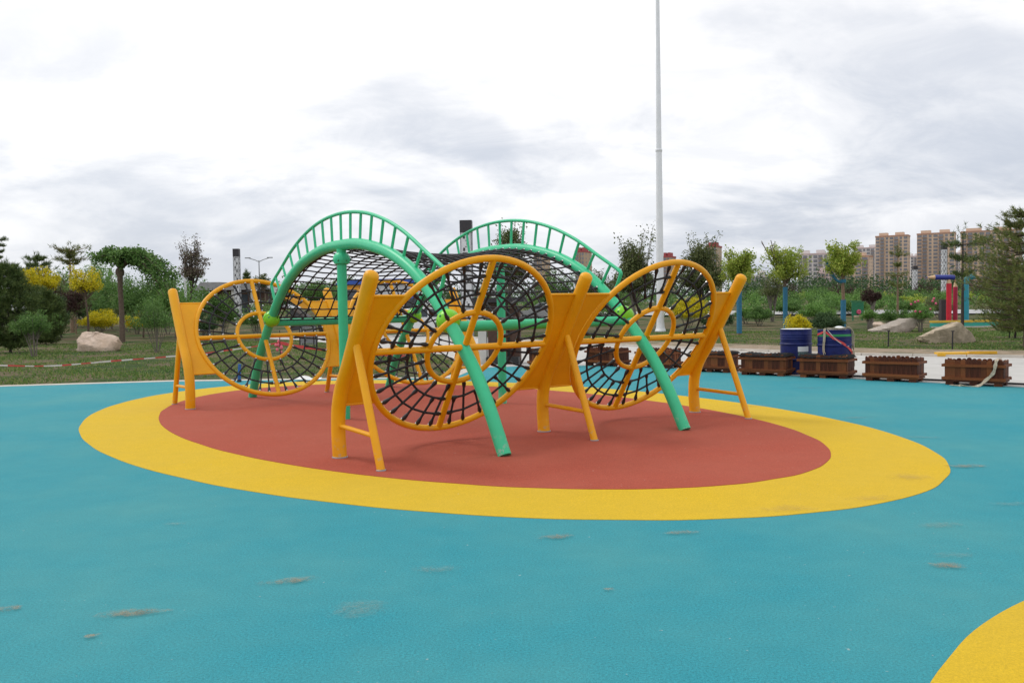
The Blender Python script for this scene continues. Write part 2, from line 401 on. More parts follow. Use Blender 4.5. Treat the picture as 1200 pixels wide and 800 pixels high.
KERB = [(34, 6), (20, 16.6), (12.77, 21.28), (9.53, 23.25), (7.05, 26.13), (3.13, 31.3), (-3.5, 43), (-16.3, 65)]
FE = FLOOR[1:13]
obj('concrete_road', MB().prism(FE+ROAD_N+[(-16.3, 65)]+list(reversed(KERB[:-1])), -.04, -.005), 'concrete', kind='structure')
def strip(path, w, z0, z1, off=0):
    mb = MB(); P = [Vector((x, y, 0)) for x, y in path]; A = []; B = []
    for i, p in enumerate(P):
        t = (P[min(i+1, len(P)-1)]-P[max(i-1, 0)]).normalized(); n = Vector((-t.y, t.x, 0)); A.append(p+n*off); B.append(p+n*(off+w))
    for i in range(len(P)-1):
        q = [A[i], A[i+1], B[i+1], B[i]]
        mb.add([(v.x, v.y, z) for z in (z0, z1) for v in q], [(3, 2, 1, 0), (4, 5, 6, 7), (0, 1, 5, 4), (1, 2, 6, 5), (2, 3, 7, 6), (3, 0, 4, 7)])
    return mb
# kerb of separate stones along the far side of the road
kerbst = put(bpy.data.objects.new('kerb', strip(KERB[:6], .05, -.06, .02, -.13).mesh('kerb', 'kerb_stone')), kind='structure')
kmesh = None
for (a, b) in zip(KERB[:6], KERB[1:7]):
    a = Vector((*a, 0)); b = Vector((*b, 0)); L = (b-a).length; nst = max(1, int(L/.95)); an = math.atan2(b.y-a.y, b.x-a.x)
    if kmesh is None: kmesh = MB().box((0, 0, .02), (.94, .14, .075), top=(.99, .93)).mesh('kerb_stone', 'kerb_stone')
    for i in range(nst):
        p = a+(b-a)*((i+.5)/nst)
        if p.x > 18: continue
        o = bpy.data.objects.new('kerb_stone', kmesh); o.location = p; o.rotation_euler = (0, 0, an+random.gauss(0, .004)); o.scale = (L/nst/.95, 1, 1+random.gauss(0, .05)); put(o, kerbst)
obj('floor_edging', strip([(-40, 13), (-10.73, 17.83), (-7.4, 18.4), (-3.76, 18.25), (-1.25, 18.15), (-.85, 20.9)], .30, -.05, .006), 'kerb_stone', kind='structure')
obj('dirt_verge', strip(KERB[1:6], -2.6, -.05, .035, -.10), 'dirt', kind='structure')
mb = MB(); P_ = [(2, 66), (10, 65), (20, 63), (32, 60), (48, 55)]
for (x0, y0), (x1, y1) in zip(P_, P_[1:]): mb.add([(x0, y0, terrain(x0, y0)+.10), (x1, y1, terrain(x1, y1)+.10), (x1, y1+5, terrain(x1, y1+5)+.16), (x0, y0+5, terrain(x0, y0+5)+.16)], [(0, 1, 2, 3)])
obj('far_path', mb, 'path_paving', kind='structure')
# dirt smears
for px, py, L, W, an, mt in ((146, 720, .20, .05, 8, 'smear'), (178, 718, .12, .03, 4, 'smear'), (338, 682, .20, .05, 18, 'smear'), (512, 668, .18, .05, 6, 'scuff'), (650, 630, .17, .05, 12, 'smear'), (800, 625, .17, .04, 5, 'smear'), (1110, 664, .13, .05, -10, 'smear'), (1118, 652, .16, .05, 5, 'scuff'), (1132, 547, .22, .07, 0, 'smear'), (1185, 592, .2, .05, 0, 'scuff'), (108, 747, .05, .02, 15, 'smear'), (8, 715, .10, .04, 5, 'smear'), (715, 692, .05, .018, 5, 'smear'), (948, 455, .35, .07, -10, 'scuff'), (925, 597, .26, .09, 4, 'scuff'), (1022, 585, .26, .07, 12, 'scuff'), (1068, 560, .24, .12, 0, 'scuff'), (1100, 617, .2, .06, 8, 'scuff'), (1080, 513, .3, .06, -12, 'scuff'), (1002, 490, .3, .06, 0, 'scuff'), (880, 476, .4, .1, 0, 'scuff'), (205, 615, .1, .03, 0, 'scuff'), (420, 715, .2, .1, 20, 'scuff')):
    r = ray(px, py); t = -CAM_H/r.z; x, y = r.x*t, r.y*t
    mb = MB(); n = 20; mb.add([(0, 0, 0)]+[(math.cos(2*PI*k/n), math.sin(2*PI*k/n), 0) for k in range(n)], [(0, 1+k, 1+(k+1) % n) for k in range(n)])
    o = obj('dirt_smear', mb, mt, kind='structure'); o.location = (x, y, .012); o.scale = (L, W*1.5, 1); o.rotation_euler = (0, 0, math.radians(an))

# ================================================================== CLIMBING FRAME (one welded thing)
frame = thing('climbing_frame', 'yellow and green climbing frame with rope wheels and arched net on the red oval', 'climbing frame', (OX, OY, .008), TH)
ARCH = [(0, 2.385), (.5, 2.37), (1.0, 2.295), (1.5, 2.165), (2.0, 1.945), (2.4, 1.675), (2.75, 1.375), (3.05, 1.08), (3.3, .80), (3.55, .44), (3.8, 0)]
APATH = [(-u, z) for u, z in reversed(ARCH[1:])]+ARCH
AV = 1.325
asm = smooth_path([(u, 0, z) for u, z in APATH], 5); ATAB = [(p.x, p.z) for p in asm]
def arch_z(u): return interp(ATAB, u)
RAIL = [(0, 2.815), (.67, 2.765), (1.27, 2.625), (1.8, 2.42), (2.28, 2.165), (2.62, 1.985), (2.705, 1.925), (2.69, 1.86), (2.555, 1.60)]
RP = [(-u, z) for u, z in reversed(RAIL[1:])]+RAIL
rsm = smooth_path([(u, 0, z) for u, z in RP], 5); RTAB = [(p.x, p.z) for p in rsm if True]
RT2 = [(u, z) for u, z in ((p.x, p.z) for p in smooth_path([(u, 0, z) for u, z in [(-a, b) for a, b in reversed(RAIL[1:6])]+RAIL[:6]], 5))]
arch_me = MB().tube(asm, .073, 16).mesh('arch_tube', 'green_paint')
rail_me = MB().tube(rsm, .024, 10).mesh('handrail', 'green_paint')
balus = []
for k in range(17):
    u1 = -2.52+5.04*k/16; z1 = interp(RT2, u1); u0 = u1*.925; z0 = arch_z(u0)+.05
    balus.append(MB().cyl((u0, 0, z0), (u1, 0, z1), .0195, 8).mesh('baluster', 'green_paint'))
post_c = [(0, 0), (-.015, .15), (-.02, .3), (.0, .5), (.09, .72), (.25, .94), (.43, 1.215), (.61, 1.5), (.815, 1.83)]
PP, SP = 2.751, 2.657
SLP = .632; KK = math.hypot(SLP, 1); SU, CU = SLP/KK, 1/KK
HZ = 1.08; HU = PP+.25+SLP*(HZ-.94); R = 1.10
for s in (-1, 1):
    a = obj('arch_tube', arch_me, None, frame); a.location = (0, s*AV, 0)
    obj('handrail', rail_me, None, a)
    for me in balus: obj('baluster', me, None, a)
# posts, braces, gusset plates; both panels lean outwards
ppath = lambda sg: smooth_path([(sg*(PP+o), 0, z) for o, z in post_c], 4)
def wheel_mat(sg, v):
    return Matrix(((0, sg*SU, -sg*CU, sg*HU), (1, 0, 0, v), (0, CU, SU, HZ), (0, 0, 0, 1)))
def gusset(side, v_hub, v_post, sg):
    # sheet between a post and the wheel ring, in the leaning plane
    W0, W1 = -.645, .66; n = 14; Wm = wheel_mat(sg, v_hub); vs = []; xp = v_post-v_hub
    mb = MB()
    for th in (-.005, .005):
        for i in range(n+1):
            wv = lin(W0, W1, i/n); xr = side*math.sqrt(R*R-wv*wv)
            vs.append(Wm @ Vector((xp, wv, th))); vs.append(Wm @ Vector((xr, wv, th)))
    o = 2*(n+1); fs = []
    for i in range(n):
        fs += [(2*i, 2*i+1, 2*i+3, 2*i+2), (o+2*i, o+2*i+2, o+2*i+3, o+2*i+1)]
    fs += [(0, o, o+1, 1), (2*n, 2*n+1, o+2*n+1, o+2*n)]
    mb.add(vs, fs)
    for wv in (W0, W1):
        mb.tube([Wm @ Vector((xp, wv, 0)), Wm @ Vector((side*math.sqrt(R*R-wv*wv), wv, 0))], .014, 8)
    return mb
hubs = (-1.3285, 1.3285)
for sg in (1, -1):
    for i, v in enumerate((-SP, 0, SP)):
        p = obj('post', MB().tube(ppath(sg), .0735, 18, dome=True), 'yellow_paint', frame); p.location = (0, v, 0)
        z1 = 1.19; o1 = .25+SLP*(z1-.94)
        foot = Vector((sg*(PP+.92), 0, 0)); top = Vector((sg*(PP+o1+.035), 0, z1))
        obj('brace', MB().tube([foot, lin(foot, top, .4), top], .040, 14, dome=True), 'yellow_paint', p)
        zr = .31; q = lin(foot, top, zr/z1*1.02)
        obj('brace_rung', MB().cyl((sg*(PP-.02), 0, zr+.02), (q.x, 0, zr), .024, 10), 'yellow_paint', p)
        obj('foot_collar', MB().lathe([(.082, -.005), (.082, .008), (.076, .012)], (sg*PP, 0, 0), 18), 'grey_steel', p)
        obj('foot_collar', MB().lathe([(.048, -.005), (.048, .007), (.043, .011)], tuple(foot), 14), 'grey_steel', p)
        for hv in hubs:
            if abs(hv-v) < 1.5:
                g = obj('gusset_plate', gusset(1 if v > hv else -1, hv, v, sg), 'yellow_paint', p); g.location = (0, -v, 0)
# wheels
ring_me = MB().tube([(R*math.cos(2*PI*k/72), R*math.sin(2*PI*k/72), 0) for k in range(72)], .036, 12, closed=True).mesh('wheel_ring', 'yellow_paint')
RI = .45
inner_me = MB().tube([(RI*math.cos(2*PI*k/48), RI*math.sin(2*PI*k/48), 0) for k in range(48)], .031, 12, closed=True).mesh('inner_ring', 'yellow_paint')
spoke_me = MB().cyl((.05, 0, 0), (R-.01, 0, 0), .0355, 12).mesh('spoke', 'yellow_paint')
RR1, RR2 = .685, .895
def connector(mb, p, d, L=.105, r=.0255, bolt=True):
    p = Vector(p); d = Vector(d).normalized(); mb.cur = 0
    mb.tube([p+d*.012, p+d*.03, p+d*.06, p+d*L], [r*.75, r, r*.85, r*.5], 8)
    if bolt: mb.cur = 1; mb.ball(p+d*.008+Vector((0, 0, .012)), .0185, 6); mb.cur = 0
def rope(name, pts, parent, r=.0135, n=5): return obj(name, MB().tube(pts, r, n), 'black_rope', parent)
def wheel_net():
    radial = []; rings = []; con = MB()
    for q in range(4):
        nodes1 = [(RR1, q*90.)]; nodes2 = [(RR2, q*90.)]
        for k in range(8):
            a = math.radians(q*90+(k+.5)*90/8*.97+1.3+random.gauss(0, .5)); ca, sa = math.cos(a), math.sin(a)
            sag = random.gauss(0, .005); r0 = RI+.03 if k % 2 else RR1; ro = R-.036
            b = a+random.gauss(0, .02)
            radial.append([(r0*math.cos(b), r0*math.sin(b), 0), (RR1*ca, RR1*sa, sag), (RR2*ca, RR2*sa, sag), (ro*ca, ro*sa, 0)] if k % 2 else [(RR1*ca, RR1*sa, sag), (RR2*ca, RR2*sa, sag), (ro*ca, ro*sa, 0)])
            connector(con, (ro*ca, ro*sa, 0), (-ca, -sa, 0))
            if k % 2: connector(con, (r0*math.cos(b), r0*math.sin(b), 0), (math.cos(b), math.sin(b), 0))
            else: connector(con, (RR1*ca-.01*ca, RR1*sa-.01*sa, sag), (ca, sa, 0), .09, .024, False)
            con.ball((RR2*ca, RR2*sa, sag), .021, 6)
            if k % 2: con.ball((RR1*ca, RR1*sa, sag), .021, 6)
            nodes1.append((RR1, math.degrees(a), sag)); nodes2.append((RR2, math.degrees(a), sag))
        for nodes, rr in ((nodes1, RR1), (nodes2, RR2)):
            a0, a1 = math.radians(q*90), math.radians(q*90+90); off = .036
            st = Vector((rr*math.cos(a0)-off*math.sin(a0), rr*math.sin(a0)+off*math.cos(a0), 0)); en = Vector((rr*math.cos(a1)+off*math.sin(a1), rr*math.sin(a1)-off*math.cos(a1), 0))
            P = [st]+[Vector((r*math.cos(math.radians(a)), r*math.sin(math.radians(a)), sg)) for r, a, sg in nodes[1:]]+[en]
            rings.append(P)
            connector(con, P[0], P[1]-P[0]); connector(con, P[-1], P[-2]-P[-1])
    return radial, rings, con
for wi, (sg, hv) in enumerate(((1, hubs[0]), (1, hubs[1]+.05), (-1, hubs[0]), (-1, hubs[1]))):
    wr = obj('wheel_ring', ring_me, None, frame); wr.matrix_local = wheel_mat(sg, hv)
    obj('inner_ring', inner_me, None, wr)
    for k in range(4):
        o = obj('spoke', spoke_me, None, wr); o.rotation_euler = (0, 0, k*PI/2)
    rad, rin, con = wheel_net()
    for P in rad: rope('radial_rope', P, wr)
    for P in rin: rope('ring_rope', P, wr)
    obj('rope_connectors', con, ['black_plastic', 'chrome'], wr, kind='stuff')
for sg in (1, -1):
    obj('crossbeam', MB().cyl((sg*2.79, -AV, 1.30), (sg*2.79, AV, 1.30), .062, 16), 'green_paint', frame)
    for s in (-1, 1):
        b = obj('ball_joint', MB().lathe([(.0, -.133), (.06, -.122), (.108, -.085), (.132, -.035), (.136, -.006), (.128, -.004), (.128, .004), (.136, .006), (.132, .035), (.108, .085), (.06, .122), (.0, .133)], n=24), 'lime_plastic', frame)
        b.location = (sg*2.755, s*AV, 1.365); b.rotation_euler = (0, sg*.85, 0)
        bm_ = MB()
        for k in range(6):
            a = k*PI/3+.3; bm_.ball((.118*math.cos(a), .118*math.sin(a), .055), .016, 6); bm_.ball((.118*math.cos(a), .118*math.sin(a), -.055), .016, 6)
        obj('clamp_bolts', bm_, 'bolt_green', b, kind='stuff')
for s in (-1, 1):
    p = obj('support_post', MB().tube([(0, 0, 0), (0, 0, 1.0), (0, 0, 2.33)], .066, 16), 'green_paint', frame); p.location = (0, s*AV, 0)
    c = obj('post_clamp', MB().lathe([(.07, -.075), (.10, -.06), (.116, -.02), (.116, .02), (.10, .06), (.07, .085)], (0, 0, 2.19), 20), 'green_paint', p)
    b_ = MB()
    for k in range(6): b_.ball((.112*math.cos(k*PI/3+.2), .112*math.sin(k*PI/3+.2), 2.17), .014, 6)
    obj('clamp_bolts', b_, 'bolt_green', p, kind='stuff')
# the big net slung between the two arches
def net_z(u, v):
    e = 1-(v/AV)**2; return lin(arch_z(u), 1.37, max(0, abs(u)-2.4)/.4 if abs(u) > 2.4 else 0)-.12*e*(1-min(1, abs(u)/2.8)**3)
US = np.linspace(-2.68, 2.68, 31); VS = np.linspace(-1.19, 1.19, 13)
con = MB(); rows = []; colsn = []
for u in US:
    j = random.gauss(0, .006)
    P = []
    for v in np.linspace(-AV+.06, AV-.06, 15):
        P.append(Vector((u+j*math.sin(v*2), v, net_z(u, v)+random.gauss(0, .005)))); 
    rows.append(P); connector(con, P[0], P[1]-P[0], .10, .025); connector(con, P[-1], P[-2]-P[-1], .10, .025)
for v in VS:
    P = [Vector((-2.79, v, 1.36))]+[Vector((u, v+random.gauss(0, .006), net_z(u, v)+.004)) for u in US]+[Vector((2.79, v, 1.36))]
    colsn.append(P); connector(con, P[0], P[1]-P[0], .085, .022, False); connector(con, P[-1], P[-2]-P[-1], .085, .022, False)
for u in US:
    for v in VS: con.ball((u, v, net_z(u, v)), .017, 5)
border = [Vector((u, -AV+.05, net_z(u, -AV+.05)-.05)) for u in US]+[Vector((u, AV-.05, net_z(u, AV-.05)-.05)) for u in US[::-1]]
net = obj('climbing_net', MB().tube(border, .012, 5, closed=True), 'black_rope', frame)
obj('rope_connectors', con, ['black_plastic', 'chrome'], net, kind='stuff')
for P in rows: rope('net_rope', P, net, .0115)
for P in colsn: rope('net_rope', P, net, .0115)

# ================================================================== FLAGPOLE
p = at(774, 388, 44.6)
fl = thing('flagpole', 'tall white tapering flagpole rising beyond the lawn', 'flagpole', (p.x, p.y, -.01))
def pole_r(z): return .205-.0055*z
obj('pole', MB().tube([(0, 0, z) for z in (0, 3, 6, 9.35)], [pole_r(z) for z in (0, 3, 6, 9.35)], 20), 'white_paint', fl)
obj('upper_pole', MB().tube([(0, 0, z) for z in (9.37, 13, 17, 21)], [pole_r(z)-.012 for z in (9.37, 13, 17, 21)], 20), 'white_paint', fl)
obj('joint_collar', MB().lathe([(.158, 9.28), (.172, 9.30), (.172, 9.40), (.15, 9.42)], n=20), 'white_paint', fl)
obj('base_flare', MB().lathe([(.29, 0), (.29, .05), (.27, .07), (.23, .2), (.212, .4), (.206, .45)], n=20), 'white_paint', fl)
obj('finial', MB().ball((0, 0, 21.1), .14, 12), 'chrome', fl)

# ================================================================== PLANTERS
plank_me = []
for var in range(3):
    Hh = .345+.008*var; n = 6; wd = .0395
    poly = [(-wd, 0), (wd, 0), (wd, Hh-.025)]+[(wd*math.cos(PI*k/n), Hh-.025+.03*math.sin(PI*k/n)) for k in range(1, n)]+[(-wd, Hh-.025)]
    plank_me.append(MB().extrude_y(poly, -.009, .009).mesh('plank', 'plank', False))
railL = MB().box((0, 0, 0), (1.0, .026, .048)).mesh('rail', 'rail_wood', False); railS = MB().box((0, 0, 0), (.56, .026, .048)).mesh('rail', 'rail_wood', False)
foot_me = MB().box((0, 0, .03), (.12, .12, .06)).mesh('foot', 'plank', False); base_me = MB().box((0, 0, .075), (.94, .54, .03)).mesh('base_board', 'plank', False)
PL, PD = .90, .50; PROT = math.radians(-39.7)
def planter(loc, label, cover, jit=0):
    t = thing('wooden_planter', label, 'planter', loc, PROT+jit, 'wooden planters along the edge of the blue floor')
    def pc(name, me, l, rz=0):
        o = obj(name, me, None, t); o.location = l; o.rotation_euler = (0, random.gauss(0, .006), rz); return o
    nf = 11
    for k in range(nf):
        x = -PL/2+.041+(PL-.082)*k/(nf-1)
        for sy in (-1, 1): pc('plank', random.choice(plank_me), (x, sy*PD/2+random.gauss(0, .0025), .085+random.gauss(0, .004)))
    ns = 5
    for k in range(ns):
        y = -PD/2+.055+(PD-.11)*k/(ns-1)
        for sx in (-1, 1): pc('plank', random.choice(plank_me), (sx*(PL/2-.0), y, .085+random.gauss(0, .004)), PI/2)
    for z in (.115, .345):
        for sy in (-1, 1): pc('rail', railL, (0, sy*(PD/2+.024), z))
        for sx in (-1, 1): pc('rail', railS, (sx*(PL/2+.024), 0, z+.003), PI/2)
    for x in (-.38, 0, .38):
        for y in (-.2, .2): pc('foot', foot_me, (x, y, 0))
    pc('base_board', base_me, (0, 0, 0))
    obj('soil', MB().box((0, 0, .22), (PL-.03, PD-.03, .24)), 'dark_cloth', t)
    if cover:
        # a sagging black shade cloth folded over the top
        mb = MB(); n, m = 22, 10; W, D = PL+.09, PD+.075; zt = .452
        P = []
        for j in range(m+1):
            for i in range(n+1):
                x = (i/n-.5); y = (j/m-.5); e = max(abs(x), abs(y))*2
                z = zt-.012+.006*math.sin(i*1.1+j*.8)+random.gauss(0, .002)+.012*cover*math.sin(i*.35+1)
                if e > .93: z = .392+random.gauss(0, .004)+.008*math.sin(i*.9)
                P.append((x*W, y*D, z))
        mb.add(P, [(j*(n+1)+i, j*(n+1)+i+1, (j+1)*(n+1)+i+1, (j+1)*(n+1)+i) for j in range(m) for i in range(n)])
        obj('cloth_cover', mb, 'dark_cloth', t, ang=80)
    return t
off = Vector((-math.sin(PROT), math.cos(PROT), 0))*(PD/2+.03)
PLS = [((8.93, 13.78), 'wooden planter cut off by the right edge of the photo', 0), ((7.976, 14.765), 'dark wooden planter with a pale rag hanging over its right end', 0), ((6.98, 15.763), 'open dark wooden planter standing right of the blue drums', 0),
       ((6.048, 16.67), 'black cloth covered planter in front of the two blue drums', 1), ((5.093, 17.46), 'black cloth covered planter just left of the blue drums', 1), ((4.25, 18.51), 'planter half hidden behind the rightmost yellow post', .6),
       ((3.287, 19.97), 'wooden planter seen low through the right front rope wheel', 0), ((2.17, 20.77), 'wooden planter behind the brace of the middle front post', 0), ((.75, 20.75), 'wooden planter seen through the near rope wheel beside the kiosk', .5)]
for (xy, lb, cv) in PLS: planter(Vector((*xy, 0))+off, lb, cv, random.gauss(0, .02))
# rag over the right planter
c8 = Vector((7.976, 14.765, 0))+off; ux = Vector((math.cos(PROT), math.sin(PROT), 0)); uy = Vector((-math.sin(PROT), math.cos(PROT), 0))
def ribbon(name, pts, w, mats, label, cat, thick=.006, stripes=0, wdir=None, parent=None, twist=0):
    P = smooth_path(pts, 6); mb = MB(); n = len(P); wd = Vector(wdir) if wdir is not None else Vector((0, 0, 1)); acc = 0
    rows_ = []
    for i, q in enumerate(P):
        t = (P[min(i+1, n-1)]-P[max(i-1, 0)]).normalized(); a = (wd-t*wd.dot(t)).normalized(); b = t.cross(a)
        if twist: a, b = a*math.cos(twist*i)+b*math.sin(twist*i), b*math.cos(twist*i)-a*math.sin(twist*i)
        ww = w*(1+.2*math.sin(i*1.1)); rows_.append([q+a*ww/2-b*thick/2, q+a*ww/2+b*thick/2, q-a*ww/2+b*thick/2, q-a*ww/2-b*thick/2])
    for i in range(n-1):
        acc += (P[i+1]-P[i]).length
        mb.cur = int(acc/stripes) % 2 if stripes else 0
        mb.add(rows_[i]+rows_[i+1], [(k, (k+1) % 4, 4+(k+1) % 4, 4+k) for k in range(4)])
    if label: return obj(name, mb, mats, None, label, cat)
    return obj(name, mb, mats, parent)
ribbon('rag', [c8+ux*.36+uy*.05+Vector((0, 0, .47)), c8+ux*.36-uy*.24+Vector((0, 0, .465)), c8+ux*.35-uy*.305+Vector((0, 0, .38)), c8+ux*.32-uy*.315+Vector((0, 0, .24)), c8+ux*.22-uy*.33+Vector((0, 0, .12)), c8+ux*.1-uy*.42+Vector((0, 0, .012)), c8-ux*.15-uy*.48+Vector((0, 0, .014)), c8-ux*.32-uy*.42+Vector((0, 0, .014))], .05, 'rag_rope', 'long pale rag draped from the right planter to the floor', 'rag', .012, 0, ux)
# hose along the road edge
obj('hose', MB().tube(smooth_path([Vector((x+.32, y+.32, .012)) for x, y in FLOOR[3:11]], 4), .018, 6), 'hose', None, 'thin black hose lying along the road edge behind the planters', 'hose')

# ================================================================== DRUMS
def drum(loc, label, r):
    t = thing('steel_drum', label, 'drum', loc, 0, 'blue drums behind the planters')
    h = .93; pr = [(r-.02, 0), (r, .0), (r+.008, .012), (r, .03)]
    for zc in (.30, .62): pr += [(r, zc-.025), (r+.014, zc-.008), (r+.014, zc+.008), (r, zc+.025)]
    for zc in (.72, .77, .82): pr += [(r, zc-.012), (r+.005, zc), (r, zc+.012)]
    pr += [(r, h-.03), (r+.010, h-.012), (r+.008, h), (r-.012, h), (r-.02, h-.02)]
    obj('drum_body', MB().lathe(pr, n=40), 'blue_steel', t, ang=25)
    obj('drum_lid', MB().lathe([(r-.022, h-.025), (r-.024, h-.012), (.02, h-.010)], n=32), 'blue_steel', t)
    obj('bung', MB().cyl((r*.5, -r*.3, h-.015), (r*.5, -r*.3, h+.012), .035, 10), 'chrome', t)
    return t
d1 = drum((5.97, 17.95, -.004), 'plain blue steel drum with a small white label behind the planters', .315)
def patch(r, a0, a1, z0, z1, n=8):
    mb = MB(); vs = []
    for k in range(n+1):
        a = lin(a0, a1, k/n)
        for z in (z0, z1): vs += [(r*math.cos(a), r*math.sin(a), z)]
    mb.add(vs, [(2*k, 2*k+2, 2*k+3, 2*k+1) for k in range(n)]); return mb
fa = math.atan2(-17.95, -5.97)
obj('paper_label', patch(.319, fa+.12, fa+.87, .47, .575), 'white_plastic', d1); obj('label_print', patch(.3195, fa+.12, fa+.85, .395, .468), 'label_print', d1)
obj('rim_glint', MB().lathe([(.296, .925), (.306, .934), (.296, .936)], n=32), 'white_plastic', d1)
d2c = Vector((6.52, 17.25, -.004))
d2 = drum(d2c, 'blue steel drum wrapped with red tape and pale rags', .325)
fb = math.atan2(-d2c.y, -d2c.x)
obj('green_band', patch(.333, fb-1.5, fb+1.5, .80, .845, 20), 'green_tape', d2)
def dp(a, z, k=.34): return (k*math.cos(fb+a), k*math.sin(fb+a), z)
ribbon('red_tape', [dp(-1.3, .83), dp(-.9, .86), dp(-.55, .89), dp(-.1, .78), dp(.5, .66), dp(1.1, .52), dp(1.25, .48), dp(1.0, .30), dp(.8, .2)], .04, 'red_tape', None, None, .003, 0, (0, 0, 1), d2)
ribbon('red_tape', [dp(1.2, .5, .35), dp(1.35, .3, .36), dp(1.2, .2, .37)], .035, 'red_tape', None, None, .003, 0, (0, 0, 1), d2)
for k, (a, z1) in enumerate(((-.60, .32), (-.55, .45), (-.64, .42))):
    ribbon('rag_strand', [dp(a, .935, .25), dp(a, .95, .33), dp(a+.02, .8, .352), dp(a-.03, .55, .355), dp(a+.04, z1, .357)], .016, 'rag_rope', None, None, .010, 0, (math.sin(fb), -math.cos(fb), 0), d2, .06)
ribbon('rag_strand', [dp(-.5, .95, .3), dp(-.1, .955, .3), dp(.5, .95, .29), dp(1.0, .965, .31), dp(1.25, .86, .355), dp(1.3, .5, .365), dp(1.25, .2, .37)], .045, 'rag_rope', None, None, .014, 0, (0, 0, 1), d2, .05)
ribbon('white_strand', [dp(-.4, .93, .345), dp(.2, .7, .345), dp(.9, .6, .345)], .010, 'white_tape', None, None, .003, 0, (0, 0, 1), d2)
ribbon('white_strand', [dp(1.25, .5, .35), dp(1.05, .33, .35), dp(.85, .22, .35)], .02, 'white_tape', None, None, .003, 0, (0, 0, 1), d2)
mb = MB(); mb.ball((.05, -.1, .965), .07, 10, (1.4, 1, .55)); mb.ball((.15, -.05, .955), .05, 8, (1.2, 1, .5)); obj('plastic_bag', mb, 'white_plastic', d2)

# ================================================================== FOLIAGE
def leaf_mesh(name, C, size, matn, up=.3, aspect=.55, dirs=None, fold=.25):
    n = len(C); D = RNG.normal(size=(n, 3)) if dirs is None else dirs.copy(); D[:, 2] += up*.3; D /= np.linalg.norm(D, axis=1)[:, None]
    Nn = RNG.normal(size=(n, 3)); Nn[:, 2] += up*2; S = np.cross(D, Nn); S /= np.maximum(np.linalg.norm(S, axis=1), 1e-6)[:, None]; U = np.cross(S, D)
    L = (size*RNG.uniform(.6, 1.3, n))[:, None]
    V = np.empty((n, 4, 3)); V[:, 0] = C; V[:, 1] = C+D*L*.45+S*L*aspect*.5+U*L*fold*.4; V[:, 2] = C+D*L; V[:, 3] = C+D*L*.45-S*L*aspect*.5+U*L*fold*.4
    F = np.empty((n, 2, 3), dtype=np.int32); b = np.arange(n)*4; F[:, 0] = np.stack([b, b+1, b+2], 1); F[:, 1] = np.stack([b, b+2, b+3], 1)
    return raw_mesh(name, V.reshape(-1, 3), F.reshape(-1, 3), matn)
def raw_mesh(name, V, F, matn):
    me = bpy.data.meshes.new(name); me.vertices.add(len(V)); me.vertices.foreach_set('co', V.astype(np.float32).ravel())
    me.loops.add(F.size); me.loops.foreach_set('vertex_index', F.astype(np.int32).ravel())
    me.polygons.add(len(F)); me.polygons.foreach_set('loop_start', np.arange(len(F), dtype=np.int32)*3)
    me.materials.append(M[matn]); me.update(calc_edges=True); return me
def needle_mesh(name, C, A, L, matn, per=16, wd=.06):
    # bursts of thin needles round shoot axis A
    n = len(C); Cn = np.repeat(C, per, 0); An = np.repeat(A, per, 0); k = n*per
    D = RNG.normal(size=(k, 3))*.75+An; D /= np.linalg.norm(D, axis=1)[:, None]
    S = np.cross(D, RNG.normal(size=(k, 3))); S /= np.linalg.norm(S, axis=1)[:, None]
    l = (L*RNG.uniform(.6, 1.2, k))[:, None]; b0 = Cn+An*(RNG.uniform(-.5, .5, k)*L)[:, None]
    V = np.empty((k, 3, 3)); V[:, 0] = b0-S*l*wd; V[:, 1] = b0+S*l*wd; V[:, 2] = b0+D*l
    return raw_mesh(name, V.reshape(-1, 3), np.arange(k*3, dtype=np.int32).reshape(-1, 3), matn)
def clump_cloud(ctrs, rad, per):
    C = np.repeat(ctrs, per, 0); rr = np.repeat(rad, per)[:, None]
    d = RNG.normal(size=C.shape); d /= np.linalg.norm(d, axis=1)[:, None]
    return C+d*rr*(RNG.uniform(.25, 1, len(C))**.6)[:, None]
def ell_clumps(n, c, r, hollow=.35, flat=0):
    d = RNG.normal(size=(n, 3)); d /= np.linalg.norm(d, axis=1)[:, None]
    if flat: d[:, 2] = np.abs(d[:, 2])*(1-flat)+d[:, 2]*flat
    return np.array(c)+d*np.array(r)*RNG.uniform(hollow, 1.0, n)[:, None]
def spot(px, d): q = at(px, 360, d); return Vector((q.x, d, terrain(q.x, d)))
def ztop(px, py, d): return at(px, py, d).z
GREEN_GRP = None
